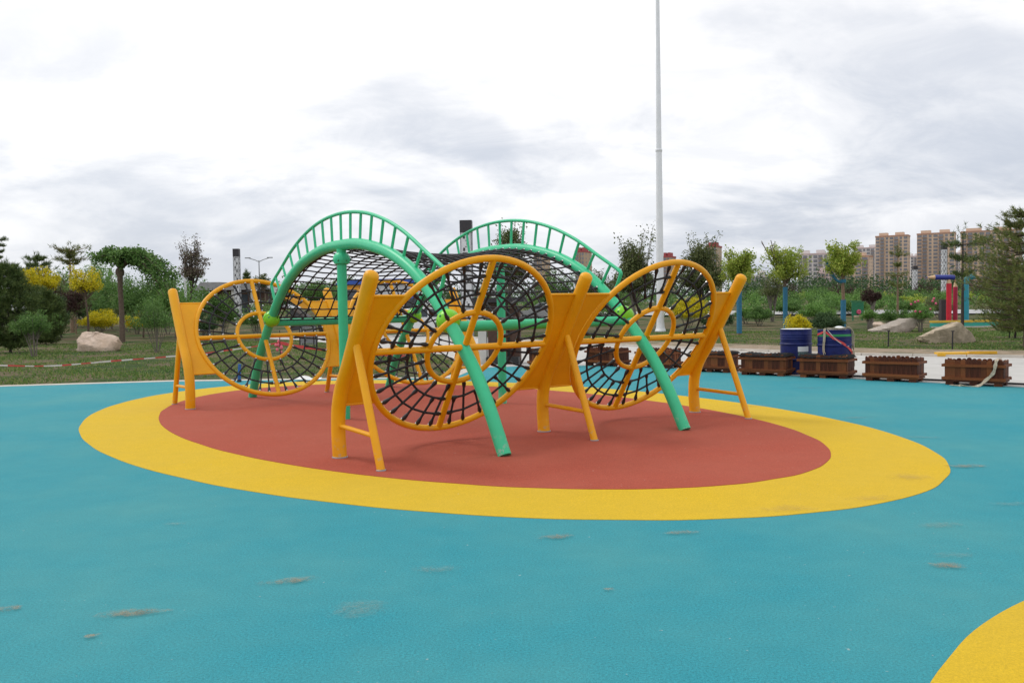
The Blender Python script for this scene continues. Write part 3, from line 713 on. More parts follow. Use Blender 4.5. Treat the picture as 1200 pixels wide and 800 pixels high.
def tree(px, d, top, wpx, label, leaf='leaf_green', bark='bark', cat='tree', name='tree', crown=(.35, 1.0), n=60, per=60, ls=None, cr=.27, tr=None, twigs=0, stems=1, depth=.9, hollow=.3, trunk_path=None, flat=.5, group=None, up=.3, taper=0):
    per = int(per*1.6); n = int(n*1.25); b = spot(px, d); H = ztop(px, top, d)-b.z; W = wpx/FPX*d/2; ls = (ls or max(.05, d*.0016))*1.08
    t = thing(name, label, cat, b, random.uniform(0, 6), group)
    z0, z1 = H*crown[0], H*crown[1]; c = (0, 0, (z0+z1)/2); r = (W*(1-cr*.5), W*depth*(1-cr*.5), (z1-z0)/2*(1-cr*.3))
    ct = ell_clumps(n, c, r, hollow, flat); rad = RNG.uniform(.6, 1.3, n)*cr*min(W, (z1-z0)*.6)
    ct[:, 0] += RNG.normal(size=n)*W*.10; ct[:, 1] += RNG.normal(size=n)*W*.10
    if taper:
        k_ = 1.25-taper*1.5*np.clip((ct[:, 2]-z0)/(z1-z0), 0, 1); ct[:, 0] *= k_; ct[:, 1] *= k_
    mbt = MB(); tr = tr or H*.018
    for s_ in range(stems):
        if stems == 1: P = [(0, 0, -.05), (RNG.normal()*.02*H, RNG.normal()*.02*H, z0*.6+.1), (RNG.normal()*.03*H, RNG.normal()*.03*H, (z0+z1)/2), (0, 0, z1*.93)]; mbt.tube(smooth_path(P, 3), list(np.linspace(tr, tr*.3, 10)), 7)
        else:
            a = 2*PI*s_/stems+random.random(); k = random.uniform(.35, .75); P = [(math.cos(a)*.06, math.sin(a)*.06, -.05), (math.cos(a)*W*k*.4, math.sin(a)*W*k*.4, z0+.2*(z1-z0)), (math.cos(a)*W*k, math.sin(a)*W*k, lin(z0, z1, .75))]
            mbt.tube(smooth_path(P, 3), list(np.linspace(tr, tr*.35, 7)), 5)
    for i in range(min(n, 26)):
        e = Vector(ct[i]); zb = max(.15*H, lin(z0*.8, e.z, .5)); st = Vector((0, 0, min(zb, z1*.85))); mid = lin(st, e, .55)+Vector((0, 0, -.05*H*random.random()))
        if stems > 1: st = lin(Vector((0, 0, z0)), e, .3)
        mbt.tube([st, mid, e], [tr*.38, tr*.25, tr*.1], 4)
    tips = []
    for i in range(twigs):
        a = random.uniform(0, 2*PI); q = random.uniform(.2, .9); st = Vector((math.cos(a)*W*q*.5, math.sin(a)*W*q*.5, lin(z0, z1, random.uniform(.45, .75)))); e = st+Vector((math.cos(a)*W*.3*random.random(), math.sin(a)*W*.3*random.random(), (z1-z0)*random.uniform(.2, .42)))
        mbt.tube([st, lin(st, e, .5)+Vector((.03, 0, 0)), e], [tr*.22, tr*.16, tr*.06], 4)
        for q in np.linspace(.25, 1, 14): tips.append(lin(st, e, q))
    obj('trunk', mbt, bark, t)
    C = clump_cloud(ct, rad, per)
    if tips:
        T = np.array([tuple(q) for q in tips]); T = np.repeat(T, 4, 0)+RNG.normal(size=(len(T)*4, 3))*ls*.9; C = np.concatenate([C, T])
    obj('crown', leaf_mesh('crown', C, ls, leaf, up), None, t)
    return t
def pine(px, d, top, wpx, label, matn='needle', bark='bark', low=.15, whorls=9, br=7, tufts=6, L=None, tr=None, droop=-.05, shape='cone', name='pine_tree', per=16, seed=0, group=None, lean=(0, 0)):
    b = spot(px, d); H = ztop(px, top, d)-b.z; W = wpx/FPX*d/2; L = L or max(.10, d*.0034)
    t = thing(name, label, 'pine tree', b, random.uniform(0, 6) if shape != 'open' else 0, group); tr = tr or H*.016; mbt = MB()
    tp = smooth_path([(0, 0, -.05), (lean[0]*.3, lean[1]*.3, H*.3), (lean[0]*.8, lean[1]*.8, H*.65), (lean[0], lean[1], H*.97)], 4); mbt.tube(tp, list(np.linspace(tr, tr*.25, len(tp))), 7)
    def trunk_at(z): 
        for p0, p1 in zip(tp, tp[1:]):
            if p1.z >= z: return lin(p0, p1, (z-p0.z)/(p1.z-p0.z))
        return tp[-1]
    C = []; A = []
    for w_ in range(whorls):
        f = (w_+.3)/whorls; zf = lin(low, .97, f)
        if shape == 'cone': rad = W*(1-.85*f)
        elif shape == 'round': rad = W*math.sin(PI*(.18+.75*f))
        elif shape == 'flat': rad = W*(.25+.75*f)
        else: rad = W*(.55+.45*math.sin(w_*2.1))
        for k in range(br):
            a = 2*PI*k/br+w_*1.9+random.gauss(0, .25); rl = rad*random.uniform(.6, 1.05); st = trunk_at(zf*H)
            e = st+Vector((math.cos(a)*rl, math.sin(a)*rl, rl*(droop+random.uniform(.0, .35)))); mid = lin(st, e, .5)+Vector((0, 0, -rl*.08))
            mbt.tube([st, mid, e], [tr*.3, tr*.2, tr*.08], 4)
            for q in range(tufts):
                s_ = random.uniform(.3, 1.0) if q else 1.0
                p_ = (lin(st, mid, s_*2) if s_ < .5 else lin(mid, e, s_*2-1))+Vector((random.gauss(0, rl*.13), random.gauss(0, rl*.13), random.gauss(0, rl*.07)))
                C.append(p_); ax = Vector((math.cos(a)*.7, math.sin(a)*.7, .65)).normalized(); A.append(ax)
    for q in range(8): C.append(tp[-1]+Vector((random.gauss(0, W*.08), random.gauss(0, W*.08), random.gauss(0, .04*H)))); A.append(Vector((0, 0, 1)))
    obj('trunk', mbt, bark, t)
    obj('crown', needle_mesh('crown', np.array([tuple(c) for c in C]), np.array([tuple(a) for a in A]), L, matn, per), None, t)
    return t
def bush(px, d, top, wpx, label, leaf, n=45, per=70, ls=None, low=.02, cr=.3, stems=5, bark='bark_grey', name='bush', cat='bush', **k):
    return tree(px, d, top, wpx, label, leaf, bark, cat, name, (low, 1.0), n, per, ls, cr, tr=k.pop('tr', .022), stems=stems, **k)

# ---- left side
bush(38, 29.5, 363, 56, 'green multi stemmed shrub on the bare soil left of the boulder', 'leaf_green', 40, 70, .055, .26, .30, 7, tr=.02)
bush(182, 31.7, 352, 66, 'tall leafy shrub with many bare stems beside the leftmost yellow post', 'leaf_green', 60, 45, .055, .14, .28, 11, tr=.014, twigs=16)
bush(64, 47, 346, 46, 'dark shrub below the left yellow leaved tree', 'leaf_dark', 46, 60, .085, .0)
bush(124, 58, 340, 54, 'green shrub mass left of the grafted trunk', 'leaf_green', 50, 60, .10, .0)
bush(150, 56, 340, 44, 'olive shrub mass right of the grafted trunk', 'leaf_grey', 46, 60, .10, .0)
bush(88, 62, 346, 44, 'dark green shrub far behind the thin tall pine', 'leaf_dark', 46, 60, .10, .0)
bush(196, 52, 342, 50, 'mid green shrub behind the leftmost yellow post top', 'leaf_green', 46, 60, .095, .0)
bush(262, 52, 352, 44, 'green shrub behind the upper left of the far rope wheel', 'leaf_green', 46, 60, .095, .0)
bush(116, 52, 362, 52, 'bright yellow leaved bush behind the pale boulder', 'leaf_yellow', 55, 80, .09, .0, .3)
bush(160, 53, 367, 34, 'small yellow bush right of the grafted tree trunk', 'leaf_yellow', 35, 60, .09, .0, .3)
pine(10, 33, 306, 74, 'dense dark pine filling the left edge of the photo', 'needle', 'bark_dark', .06, 15, 11, 14, .19, shape='round')
pine(52, 41, 340, 50, 'dark pine standing right of the dense edge pine', 'needle', 'bark_dark', .05, 12, 11, 12, .22, shape='round')
pine(1, 46, 272, 26, 'slender pine top poking above the left edge', 'needle', 'bark_dark', .75, 4, 6, 7, .15, tr=.10, shape='flat')
pine(46, 72, 297, 52, 'dark broad conifer on the skyline behind the yellow trees', 'needle', 'bark_dark', .2, 9, 8, 7, .36, shape='round')
pine(84, 56, 288, 46, 'thin tall pine with bare trunk behind the pale boulder', 'needle_pale', 'bark_tan', .78, 5, 6, 7, .24, tr=.14, shape='open', droop=.1)
pine(88, 54, 334, 70, 'low drooping pine branches beside the thin tall pine', 'needle', 'bark_tan', .45, 4, 7, 8, .20, shape='flat', droop=-.2)
tree(46, 50, 311, 54, 'yellow leaved tree left of the thin tall pine', 'leaf_yellow', crown=(.5, 1), n=42, per=80, ls=.10)
tree(102, 49, 312, 48, 'yellow leaved tree right of the thin tall pine', 'leaf_yellow', crown=(.45, 1), n=28, per=55, ls=.10, twigs=6)
tree(72, 50, 332, 62, 'dark purple leaved tree below the yellow trees', 'leaf_purple', 'bark_dark', crown=(.15, 1), n=45, per=60, ls=.10)
tree(112, 64, 303, 62, 'bright green round tree behind the grafted tree', 'leaf_fresh', crown=(.1, 1), n=70, per=60, ls=.12)
tree(168, 48, 318, 84, 'wide green tree filling the gap behind the grafted tree', 'leaf_green', crown=(.05, 1), n=85, per=60, ls=.10)
tree(203, 46, 322, 60, 'leafy green tree behind the leftmost yellow post', 'leaf_fresh', crown=(.05, 1), n=60, per=60, ls=.09, twigs=8)
tree(226, 58, 279, 42, 'mauve brown loose tree on the left skyline', 'leaf_mauve', 'bark_dark', crown=(.28, .96), n=46, per=36, ls=.12, cr=.30, twigs=14, hollow=.1)
tree(250, 50, 333, 44, 'green tree behind the top left of the far rope wheel', 'leaf_green', crown=(.05, 1), n=50, per=55, ls=.10)
bush(240, 41, 364, 34, 'dark round bush seen through the left of the far rope wheel', 'leaf_dark', 40, 60, .075, .0)
bush(300, 41, 352, 46, 'rose bush with white blossoms seen through the far rope wheel', 'leaf_green', 40, 50, .08, .05)
pine(290, 92, 318, 20, 'small conifer on the skyline left of the street lamp', 'needle', 'bark_dark', .2, 8, 7, 6, .36)
tree(309, 85, 318, 24, 'small grey green tree below the double street lamp', 'leaf_grey', crown=(.4, 1), n=24, per=40, ls=.14)
tree(372, 80, 326, 66, 'low green tree behind the yellow loader arm', 'leaf_green', 'bark_dark', crown=(.05, 1), n=60, per=50, ls=.15)
tree(336, 72, 334, 50, 'dark bushy tree behind the green arch foot', 'leaf_dark', 'bark_dark', crown=(.05, 1), n=45, per=50, ls=.13)
tree(268, 74, 346, 34, 'dull green tree in front of the brown pavilion', 'leaf_grey', crown=(.1, 1), n=30, per=50, ls=.13)
tree(132, 60, 318, 70, 'mid green tree directly behind the grafted tree trunk', 'leaf_green', crown=(.03, 1), n=60, per=60, ls=.11)
tree(76, 66, 322, 60, 'dull green tree behind the two yellow leaved trees', 'leaf_grey', crown=(.05, 1), n=50, per=55, ls=.12)
bush(214, 43, 356, 46, 'leafy shrub filling the gap left of the far rope wheel', 'leaf_fresh', 44, 60, .075, .0)
# grafted weeping tree with a knob below its parasol crown
b = spot(142, 41.7); H = ztop(142, 294, 41.7)
gt = thing('grafted_tree', 'grafted weeping tree with knobbed trunk and parasol crown', 'tree', b)
mbt = MB(); mbt.tube([(0, 0, -.05), (.02, 0, 1.2), (-.01, 0, 2.6), (0, 0, 3.2), (0, 0, 3.35), (0, 0, 3.5), (0, 0, 3.62)], [.135, .12, .115, .13, .21, .20, .14], 12)
cc = []
for k in range(52):
    if k < 20: a = random.uniform(0, 2*PI); rl = random.uniform(.5, 1.35); drop = random.uniform(-.1, .35)
    else: a = random.uniform(-.55, .45); rl = random.uniform(1.2, 3.0); drop = .1+max(0, rl-1.2)*random.uniform(.5, 1.5)
    zt = H-random.uniform(.1, .4)
    P = smooth_path([(0, 0, 3.55), (math.cos(a)*rl*.35, math.sin(a)*rl*.35, zt), (math.cos(a)*rl*.7, math.sin(a)*rl*.7, zt+.05-drop*.35), (math.cos(a)*rl, math.sin(a)*rl, zt-drop)], 4)
    mbt.tube(P, list(np.linspace(.05, .012, len(P))), 5)
    for q in P[4:]: cc.append(tuple(q+Vector((random.gauss(0, .06), random.gauss(0, .06), random.gauss(0, .08)))))
obj('trunk', mbt, 'bark', gt)
cc = np.array(cc); obj('crown', leaf_mesh('crown', clump_cloud(cc, np.full(len(cc), .25), 22), .13, 'leaf_green', .6, .75), None, gt)

# ---- middle
tree(598, 44, 262, 78, 'loose twiggy tree behind the right green arch', 'leaf_grey', 'bark_grey', crown=(.2, .95), n=120, per=50, ls=.13, cr=.26, twigs=14, hollow=.1, taper=.5)
tree(652, 46, 312, 60, 'full green tree seen between the arch and the flagpole', 'leaf_green', crown=(.08, 1), n=70, per=55, ls=.09)
tree(700, 48, 318, 56, 'dull green tree left of the flagpole', 'leaf_grey', crown=(.06, 1), n=60, per=50, ls=.10, twigs=8)
tree(744, 47, 262, 74, 'tall twiggy tree touching the flagpole', 'leaf_grey', 'bark_grey', crown=(.04, .86), n=150, per=60, ls=.125, cr=.26, twigs=16, hollow=.1, taper=.6)
tree(822, 52, 270, 72, 'dense upright tree right of the flagpole', 'leaf_grey', 'bark_dark', crown=(.03, .92), n=150, per=60, ls=.125, cr=.26, twigs=12, hollow=.1, taper=.5)
bush(806, 44, 348, 60, 'wide yellow bush seen through the right rope wheel', 'leaf_yellow', 50, 70, .08, .1)
bush(842, 43, 366, 40, 'dark green bush behind the rightmost yellow post', 'leaf_dark', 40, 60, .08, .0)
bush(560, 50, 345, 70, 'dark shrub mass behind the brown kiosk', 'leaf_dark', 55, 60, .10, .0)

# ---- young trees with blue wrapped trunks
def wrapped(px, d, top, wpx, crown_px, label, wraps, seed_t=0, dead=0, leaf='leaf_lime', n=46):
    b = spot(px, d); H = ztop(px, top, d)-b.z; zc = ztop(px, crown_px[1], d); z1 = ztop(px, crown_px[0], d); W = wpx/FPX*d/2
    t = thing('young_tree', label, 'tree', b, 0, 'young trees with blue wrapped trunks')
    mbt = MB(); mbt.tube(smooth_path([(0, 0, -.05), (.02, 0, zc*.5), (-.02, 0, zc), (.0, 0, lin(zc, z1, .6))], 3), list(np.linspace(.105, .045, 10)), 9)
    cs_ = []
    for i in range(30):
        a = 2*PI*i/30*5+random.uniform(-.3, .3); rl = W*random.uniform(.35, 1.05); e = Vector((math.cos(a)*rl, math.sin(a)*rl, lin(zc, z1, random.uniform(.15, 1.0)**.8)))
        if rl > W*.8: e.z = lin(zc, z1, random.uniform(.25, .75))
        P = smooth_path([(0, 0, zc-.05), (e.x*.45, e.y*.45, lin(zc, e.z, .75)+.08), e], 4)
        if i % 2 == 0: mbt.tube(P, list(np.linspace(.032, .008, len(P))), 4)
        for q in P[3:]:
            for _ in range(2): cs_.append(tuple(q+Vector((random.gauss(0, W*.10), random.gauss(0, W*.10), random.gauss(-.04, W*.09)))))
    ct = np.array(cs_); n = len(ct)
    tips = []
    for i in range(7):
        a = random.uniform(0, 2*PI); e = Vector((math.cos(a)*W*.7, math.sin(a)*W*.7, random.uniform(z1*.95, H))); st = Vector((e.x*.5, e.y*.5, (zc+z1)/2)); mbt.tube([st, lin(st, e, .5), e], [.02, .014, .006], 4)
        tips += [tuple(lin(st, e, q)) for q in np.linspace(.3, 1, 12)]
    for i in range(dead):
        e = Vector((-W*random.uniform(.5, 1.2), random.uniform(-.5, .5), random.uniform(H*.9, H*1.03))); P = smooth_path([(0, 0, zc), (e.x*.5, e.y*.5, lin(zc, e.z, .45)), e], 4); mbt.tube(P, list(np.linspace(.055, .02, len(P))), 5)
        for q in range(3): f = P[-2-q]; mbt.tube([f, f+Vector((random.uniform(-.3, .3), 0, .25))], [.02, .008], 4)
    obj('trunk', mbt, 'bark_tan' if not dead else 'bark', t)
    C = clump_cloud(ct, RNG.uniform(.4, 1.5, n)*W*.17, 16); T = np.repeat(np.array(tips), 6, 0); C = np.concatenate([C, T+RNG.normal(size=T.shape)*.08])
    obj('crown', leaf_mesh('crown', C, .115, leaf, .2, .5), None, t)
    for a_, b_ in wraps:
        za, zb = max(0, ztop(px, a_, d)), max(0, ztop(px, b_, d)); obj('trunk_wrap', MB().tube([(0.01, 0, min(za, zb)), (.01, 0, max(za, zb))], .122, 12), 'wrap_blue', t)
    return t
wrapped(866, 38.5, 290, 46, (295, 334), 'young lime green tree just behind the rightmost yellow post', [(390, 330)], leaf='leaf_lime')
wrapped(920, 45.4, 284, 54, (290, 332), 'young lime tree with bare dead limbs above the plain blue drum', [(385, 336)], dead=4)
y3 = wrapped(988, 40.5, 280, 48, (286, 326), 'young lime tree with blue wrapped side limb above the taped drum', [(392, 351), (331, 327)], n=56)
b = y3.location
obj('trunk_wrap', MB().tube(smooth_path([(0, 0, ztop(988, 331, 40.5)), (-.35, 0, ztop(988, 327, 40.5)), (-.62, 0, ztop(988, 315, 40.5)), (-.85, 0, ztop(988, 303, 40.5))], 4), .06, 8), 'wrap_blue', y3)

# ---- right side
bush(936, 30, 366, 34, 'small bright yellow bush above the plain blue drum', 'leaf_yellow', 40, 60, .06, .1)
bush(968, 36, 366, 46, 'dark feathery round bush between the two drums', 'leaf_dark', 60, 80, .06, .0)
bush(958, 52, 356, 60, 'mid green shrub behind the dark feathery bush', 'leaf_fresh', 50, 60, .09, .0)
bush(890, 50, 360, 44, 'green shrub between the first two blue wrapped trunks', 'leaf_green', 40, 50, .09, .05)
tree(905, 55, 318, 42, 'sparse grey green tree behind the second blue wrapped trunk', 'leaf_grey', 'bark_grey', crown=(.2, 1), n=40, per=24, ls=.10, stems=4, twigs=8)
bush(1000, 62, 352, 46, 'dark green shrub behind the green board', 'leaf_green', 36, 50, .11, .0)
bush(1018, 42, 362, 22, 'little leafy shrub below the purple topiary tree', 'leaf_fresh', 28, 50, .06, .3, .35, 4)
bush(1042, 41, 362, 24, 'little leafy shrub behind the long low boulder', 'leaf_green', 28, 50, .065, .2, .35, 4)
bush(1059, 42, 361, 16, 'small upright shrub above the long low boulder', 'leaf_green', 20, 40, .06, .2, .35, 3)
bush(1079, 38.5, 358, 32, 'rose shrub with pink flowers between the two right boulders', 'leaf_fresh', 34, 50, .06, .25, .32, 6)
tree(1021, 45, 338, 28, 'purple leaved topiary tree with a thick grey trunk', 'leaf_purple', 'bark_grey', crown=(.52, 1), n=44, per=60, ls=.07, tr=.15, cr=.28)
pine(1052, 50, 288, 34, 'thin sparse pine left of the middle tower block', 'needle_pale', 'bark_tan', .45, 4, 4, 6, .22, tr=.08, shape='open')
pine(1128, 30, 270, 78, 'slender dark trunked pine with flat layered branches before the towers', 'needle', 'bark_dark', .56, 3, 4, 16, .17, tr=.07, shape='flat', droop=-.08)
pine(1203, 25.5, 240, 140, 'large bushy pine reaching in from the right edge', 'needle_pale', 'bark', .14, 13, 10, 15, .14, tr=.09, shape='round', per=20)
pine(1190, 31, 306, 92, 'low spreading pine behind the large right pine', 'needle', 'bark_dark', .10, 8, 9, 12, .16, shape='round', per=18)
bush(874, 53, 358, 40, 'loose green shrub just right of the first blue wrapped trunk', 'leaf_fresh', 36, 50, .09, .05)
bush(925, 60, 350, 60, 'broad dark green shrub behind the second blue wrapped trunk', 'leaf_green', 44, 50, .11, .0)
bush(982, 66, 344, 60, 'broad fresh green shrub behind the third young tree', 'leaf_fresh', 44, 50, .11, .0)
bush(1062, 60, 350, 44, 'dark green shrub far behind the long low boulder', 'leaf_green', 40, 50, .10, .0)
bush(1100, 56, 348, 44, 'olive shrub behind the pencil sculptures', 'leaf_grey', 40, 50, .10, .0)
# far planting that reads as one mass
def far_mass(name, d0, d1, x0, x1, cnt, hmin, hmax, wmin, wmax, leaf, per, ls, gap=None):
    cs = []; rs = []
    for i in range(cnt):
        d = random.uniform(d0, d1); px = random.uniform(x0, x1); p = spot(px, d); h = random.uniform(hmin, hmax); wd = random.uniform(wmin, wmax)
        c = ell_clumps(9, (p.x, p.y, p.z+h*.5), (wd*.5, wd*.5, h*.5), .3, .5); cs.append(c); rs.append(np.full(9, .3*min(wd, h)))
    return obj(name, leaf_mesh(name, clump_cloud(np.concatenate(cs), np.concatenate(rs), per), ls, leaf), None, kind='stuff')
far_mass('distant_trees', 125, 165, -120, 1320, 190, 2.2, 5.5, 4, 9, 'leaf_dark', 24, .42)
far_mass('distant_trees', 95, 130, -120, 420, 60, 2.5, 6.0, 4, 8, 'leaf_green', 30, .36)
far_mass('distant_shrubs', 60, 112, 560, 1320, 170, .7, 1.9, 1.4, 4.2, 'leaf_green', 36, .18)
far_mass('distant_pale_shrubs', 58, 100, 840, 1320, 50, .6, 1.5, 1.2, 3.2, 'leaf_fresh', 36, .16)
far_mass('distant_purple_shrubs', 85, 120, 840, 1200, 16, 1.0, 2.6, 2, 4, 'leaf_purple', 36, .22)
far_mass('distant_yellow_shrubs', 70, 100, 860, 1200, 12, .6, 1.2, 1.2, 2.4, 'leaf_lime', 30, .18)
far_mass('distant_bushes', 62, 80, -100, 330, 26, .8, 1.8, 1.5, 4, 'leaf_green', 34, .16)

# ================================================================== BOULDERS
def boulder(px, d, wpx, hpx, label, matn, depth=.7, seed=1, skew=0, name='boulder', tail=0):
    b = spot(px, d); W = wpx/FPX*d/2; H = hpx/FPX*d; rs = np.random.default_rng(seed); mb = MB(); n, m = 40, 22
    A = rs.normal(size=(26, 3)); A /= np.linalg.norm(A, axis=1)[:, None]; Dk = rs.uniform(.62, 1.0, 26)
    P = []
    for j in range(m+1):
        for i in range(n):
            t = PI*j/m; a = 2*PI*i/n; dr = np.array((math.sin(t)*math.cos(a), math.sin(t)*math.sin(a), math.cos(t)))
            q = A@dr; rr = min(1.15, np.min(np.where(q > .2, Dk/np.maximum(q, .2), 9))); rr *= 1+.03*math.sin(a*5+t*4+seed)+.022*math.sin(a*11-t*9)+.016*rs.normal()
            v = dr*rr; x, y, z = v*np.array((W, W*depth, H*.82)); z = z+H*.25; x += skew*W*max(0, z)/H; z *= 1-tail*(1-min(1, max(0, (x/W+1)/1.15)))**.8 if tail else 1; P.append((x, y, max(z, -.12)))
    mb.add(P, [(j*n+i, (j+1)*n+i, (j+1)*n+(i+1) % n, j*n+(i+1) % n) for j in range(m) for i in range(n)])
    o = obj(name, mb, matn, None, label, 'boulder', ang=28); o.location = (b.x, b.y, b.z-.02); return o
boulder(110, 33.2, 55, 21, 'pale pink boulder on the lawn beside the grafted tree', 'stone_pink', .6, 5)
boulder(78, 70, 46, 11, 'long pale rock slab far behind the thin tall pine', 'stone_pink', .4, 9)
boulder(1110, 29, 72, 27, 'large tan boulder with a dark right flank on the right lawn', 'stone_tan', .7, 12, .05, tail=.62)
boulder(1046, 39, 58, 17, 'long low grey boulder left of the large tan boulder', 'stone_grey', .55, 21, .2, tail=.6)
boulder(1031, 44, 16, 9, 'small pale rock tucked behind the long low boulder', 'stone_pink', .8, 30)
boulder(1007, 60, 14, 6, 'little pale rock left of the purple topiary tree', 'stone_pink', .8, 41)

# ================================================================== SMALL THINGS ON THE LAWNS
tp = []
for px, py, d in ((-40, 426, 22), (0, 428, 22), (62, 428.5, 22.3), (130, 423, 22.5), (206, 417, 22.8), (262, 411, 23), (328, 401.5, 23.2)): tp.append(at(px, py, d))
ribbon('barrier_tape', tp, .034, ['red_tape', 'white_tape'], 'red and white barrier tape sagging over the left lawn', 'barrier tape', .003, .30)
ribbon('red_barrier_tape', [at(328, 401.5, 23.2), at(350, 406, 23), at(384, 410, 22.8), at(430, 414, 22.6), at(480, 418, 22.4)], .075, 'red_tape', 'plain red tape running right from the pink bundle', 'barrier tape', .003)
p = at(328, 401, 23.2); sp_ = thing('tape_stake', 'thin iron stake with a pink tape bundle behind the far wheel', 'stake', (p.x, p.y, -.01))
obj('stake', MB().cyl((0, 0, 0), (0, 0, .95), .012, 6), 'iron', sp_)
mb = MB()
for k in range(9): mb.ball((random.gauss(0, .05), random.gauss(0, .04), .50+random.gauss(0, .08)), random.uniform(.03, .055), 6, (1, .6, 1.2))
obj('tape_bundle', mb, 'pink_tape', sp_, kind='stuff')
for px, py, lb, h in ((1041, 407, 'thin black stake on the lawn below the long low boulder', .52), (1116, 410, 'thin black stake in front of the large tan boulder', .55), (1183, 396, 'thin black stake under the large right pine', .5)):
    r = ray(px, py); t_ = -CAM_H/r.z; s_ = thing('stake', lb, 'stake', (r.x*t_, r.y*t_, -.01), 0, 'black stakes on the right lawn')
    obj('stake_rod', MB().cyl((0, 0, 0), (.01, 0, h), .022, 7), 'iron', s_); obj('stake_cap', MB().box((.01, 0, h+.01), (.07, .05, .03)), 'iron', s_)
r = ray(275, 449); t_ = -CAM_H/r.z; bs = thing('blue_stake', 'short blue stake at the lawn edge behind the far rope wheel', 'stake', (r.x*t_, r.y*t_+.3, 0))
obj('stake_rod', MB().cyl((0, 0, 0), (.02, 0, .38), .034, 10), 'stake_blue', bs); obj('stake_foot', MB().cyl((0, 0, 0), (0, 0, .05), .05, 10), 'iron', bs)
r = ray(362, 446); t_ = -CAM_H/r.z; mb = MB()
P = [(i*.09-.27+random.gauss(0, .01), j*.09-.14+random.gauss(0, .01), .02+abs(random.gauss(0, .035))) for j in range(4) for i in range(7)]
mb.add(P, [(j*7+i, j*7+i+1, (j+1)*7+i+1, (j+1)*7+i) for j in range(3) for i in range(6)])
o = obj('paper_bag', mb, 'white_plastic', None, 'crumpled white sheet lying at the floor edge behind the far wheel', 'litter'); o.location = (r.x*t_, r.y*t_, .004)
# yellow paddle toy on the verge
r = ray(1128, 418); t_ = -CAM_H/r.z; pd = thing('paddle_board', 'flat yellow paddle shape lying on the dirt verge', 'paddle', (r.x*t_, r.y*t_+.35, .01), math.radians(-6))
obj('blade', MB().prism([(-.5, -.14), (-.35, -.2), (.25, -.2), (.32, -.1), (.32, .1), (.25, .2), (-.35, .2), (-.5, .1)], 0, .09), 'paddle_yellow', pd)
obj('handle', MB().box((.66, 0, .07), (.70, .12, .07)), 'paddle_yellow', pd)
# wire bin
p = spot(360, 33); wb = thing('wire_bin', 'dark wire mesh bin standing behind the far rope wheel', 'bin', (p.x, p.y, 0))
for sx in (-1, 1):
    for sy in (-1, 1): obj('bin_post', MB().cyl((sx*.27, sy*.2, 0), (sx*.27, sy*.2, .82), .022, 8), 'iron', wb)
mb = MB()
for k in range(9):
    for sy in (-.2, .2): mb.cyl((-.27+.54*k/8, sy, .12), (-.27+.54*k/8, sy, .78), .006, 4); mb.cyl((-.27, sy, .12+.66*k/8), (.27, sy, .12+.66*k/8), .006, 4)
    for sx in (-.27, .27): mb.cyl((sx, -.2, .12+.66*k/8), (sx, .2, .12+.66*k/8), .006, 4); mb.cyl((sx, -.2+.4*k/8, .12), (sx, -.2+.4*k/8, .78), .006, 4)
obj('wire_mesh', mb, 'grey_steel', wb, kind='stuff')
obj('bin_liner', MB().box((0, 0, .42), (.44, .3, .5), top=(1.1, 1.1)), 'grey_steel', wb)

# ================================================================== LATTICE LIGHT COLUMNS, LAMPS
def lattice(px, d, label, H=5.65, w_=.46, cap=True):
    p = spot(px, d); t = thing('light_column', label, 'light column', p, random.uniform(-.05, .05), 'patterned light columns with dark caps')
    obj('column_core', MB().box((0, 0, H*.45), (w_*.86, w_*.86, H*.9)), 'panel_white', t)
    for sx in (-1, 1):
        for sy in (-1, 1): obj('corner_bar', MB().box((sx*w_*.45, sy*w_*.45, H*.45), (w_*.07, w_*.07, H*.9)), 'grey_steel', t)
    mb = MB(); k = 0; z = .35
    while z < H*.86:
        for face in range(4):
            a = face*PI/2; xo = (-.16 if k % 2 else .13)*w_; c = Matrix.Rotation(a, 3, 'Z')@Vector((xo, -w_*.435, z)); mb.box(c, (w_*.16, .03, .15), a)
            c = Matrix.Rotation(a, 3, 'Z')@Vector((0, -w_*.44, z+.13)); mb.box(c, (w_*.10 if k % 3 else w_*.6, .02, .035), a)
        z += .30; k += 1
    obj('pierced_pattern', mb, 'cap_dark', t, kind='stuff')
    obj('column_cap', MB().box((0, 0, H*.95), (w_, w_, H*.105)), 'cap_dark', t)
    return t
lattice(279, 66, 'patterned light column with dark cap above the far rope wheel')
lattice(548, 42, 'patterned light column with dark cap behind the gap between the arches', 5.65, .58)
lattice(1106, 92, 'white patterned light column left of the red pencil post', 6.0)
lattice(1072, 118, 'short white patterned light column left of the blue pencil', 4.6, .55)
p = spot(305, 112); lp = thing('street_lamp', 'double armed street lamp on the left skyline', 'street lamp', p)
Hh = ztop(305, 305, 112)-p.z
obj('lamp_post', MB().tube([(0, 0, 0), (0, 0, Hh*.6), (0, 0, Hh)], [.11, .09, .06], 8), 'grey_steel', lp)
for s_ in (-1, 1):
    obj('lamp_arm', MB().tube([(0, 0, Hh-.2), (s_*.5, 0, Hh+.05), (s_*1.3, 0, Hh+.3)], .05, 6), 'grey_steel', lp); obj('lamp_head', MB().box((s_*1.45, 0, Hh+.33), (.7, .25, .12)), 'grey_steel', lp)
for px, d, top, lb in ((218, 84, 309, 'thin white lamp post behind the mauve tree'), (323, 84, 336, 'thin white lamp post near the foot of the left green arch')):
    p = spot(px, d); t = thing('lamp_post', lb, 'lamp post', p); h = ztop(px, top, d)-p.z
    obj('pole', MB().cyl((0, 0, 0), (0, 0, h), .12, 8), 'panel_white', t); obj('lamp_head', MB().box((0, 0, h+.12), (.3, .3, .24)), 'cap_dark', t)

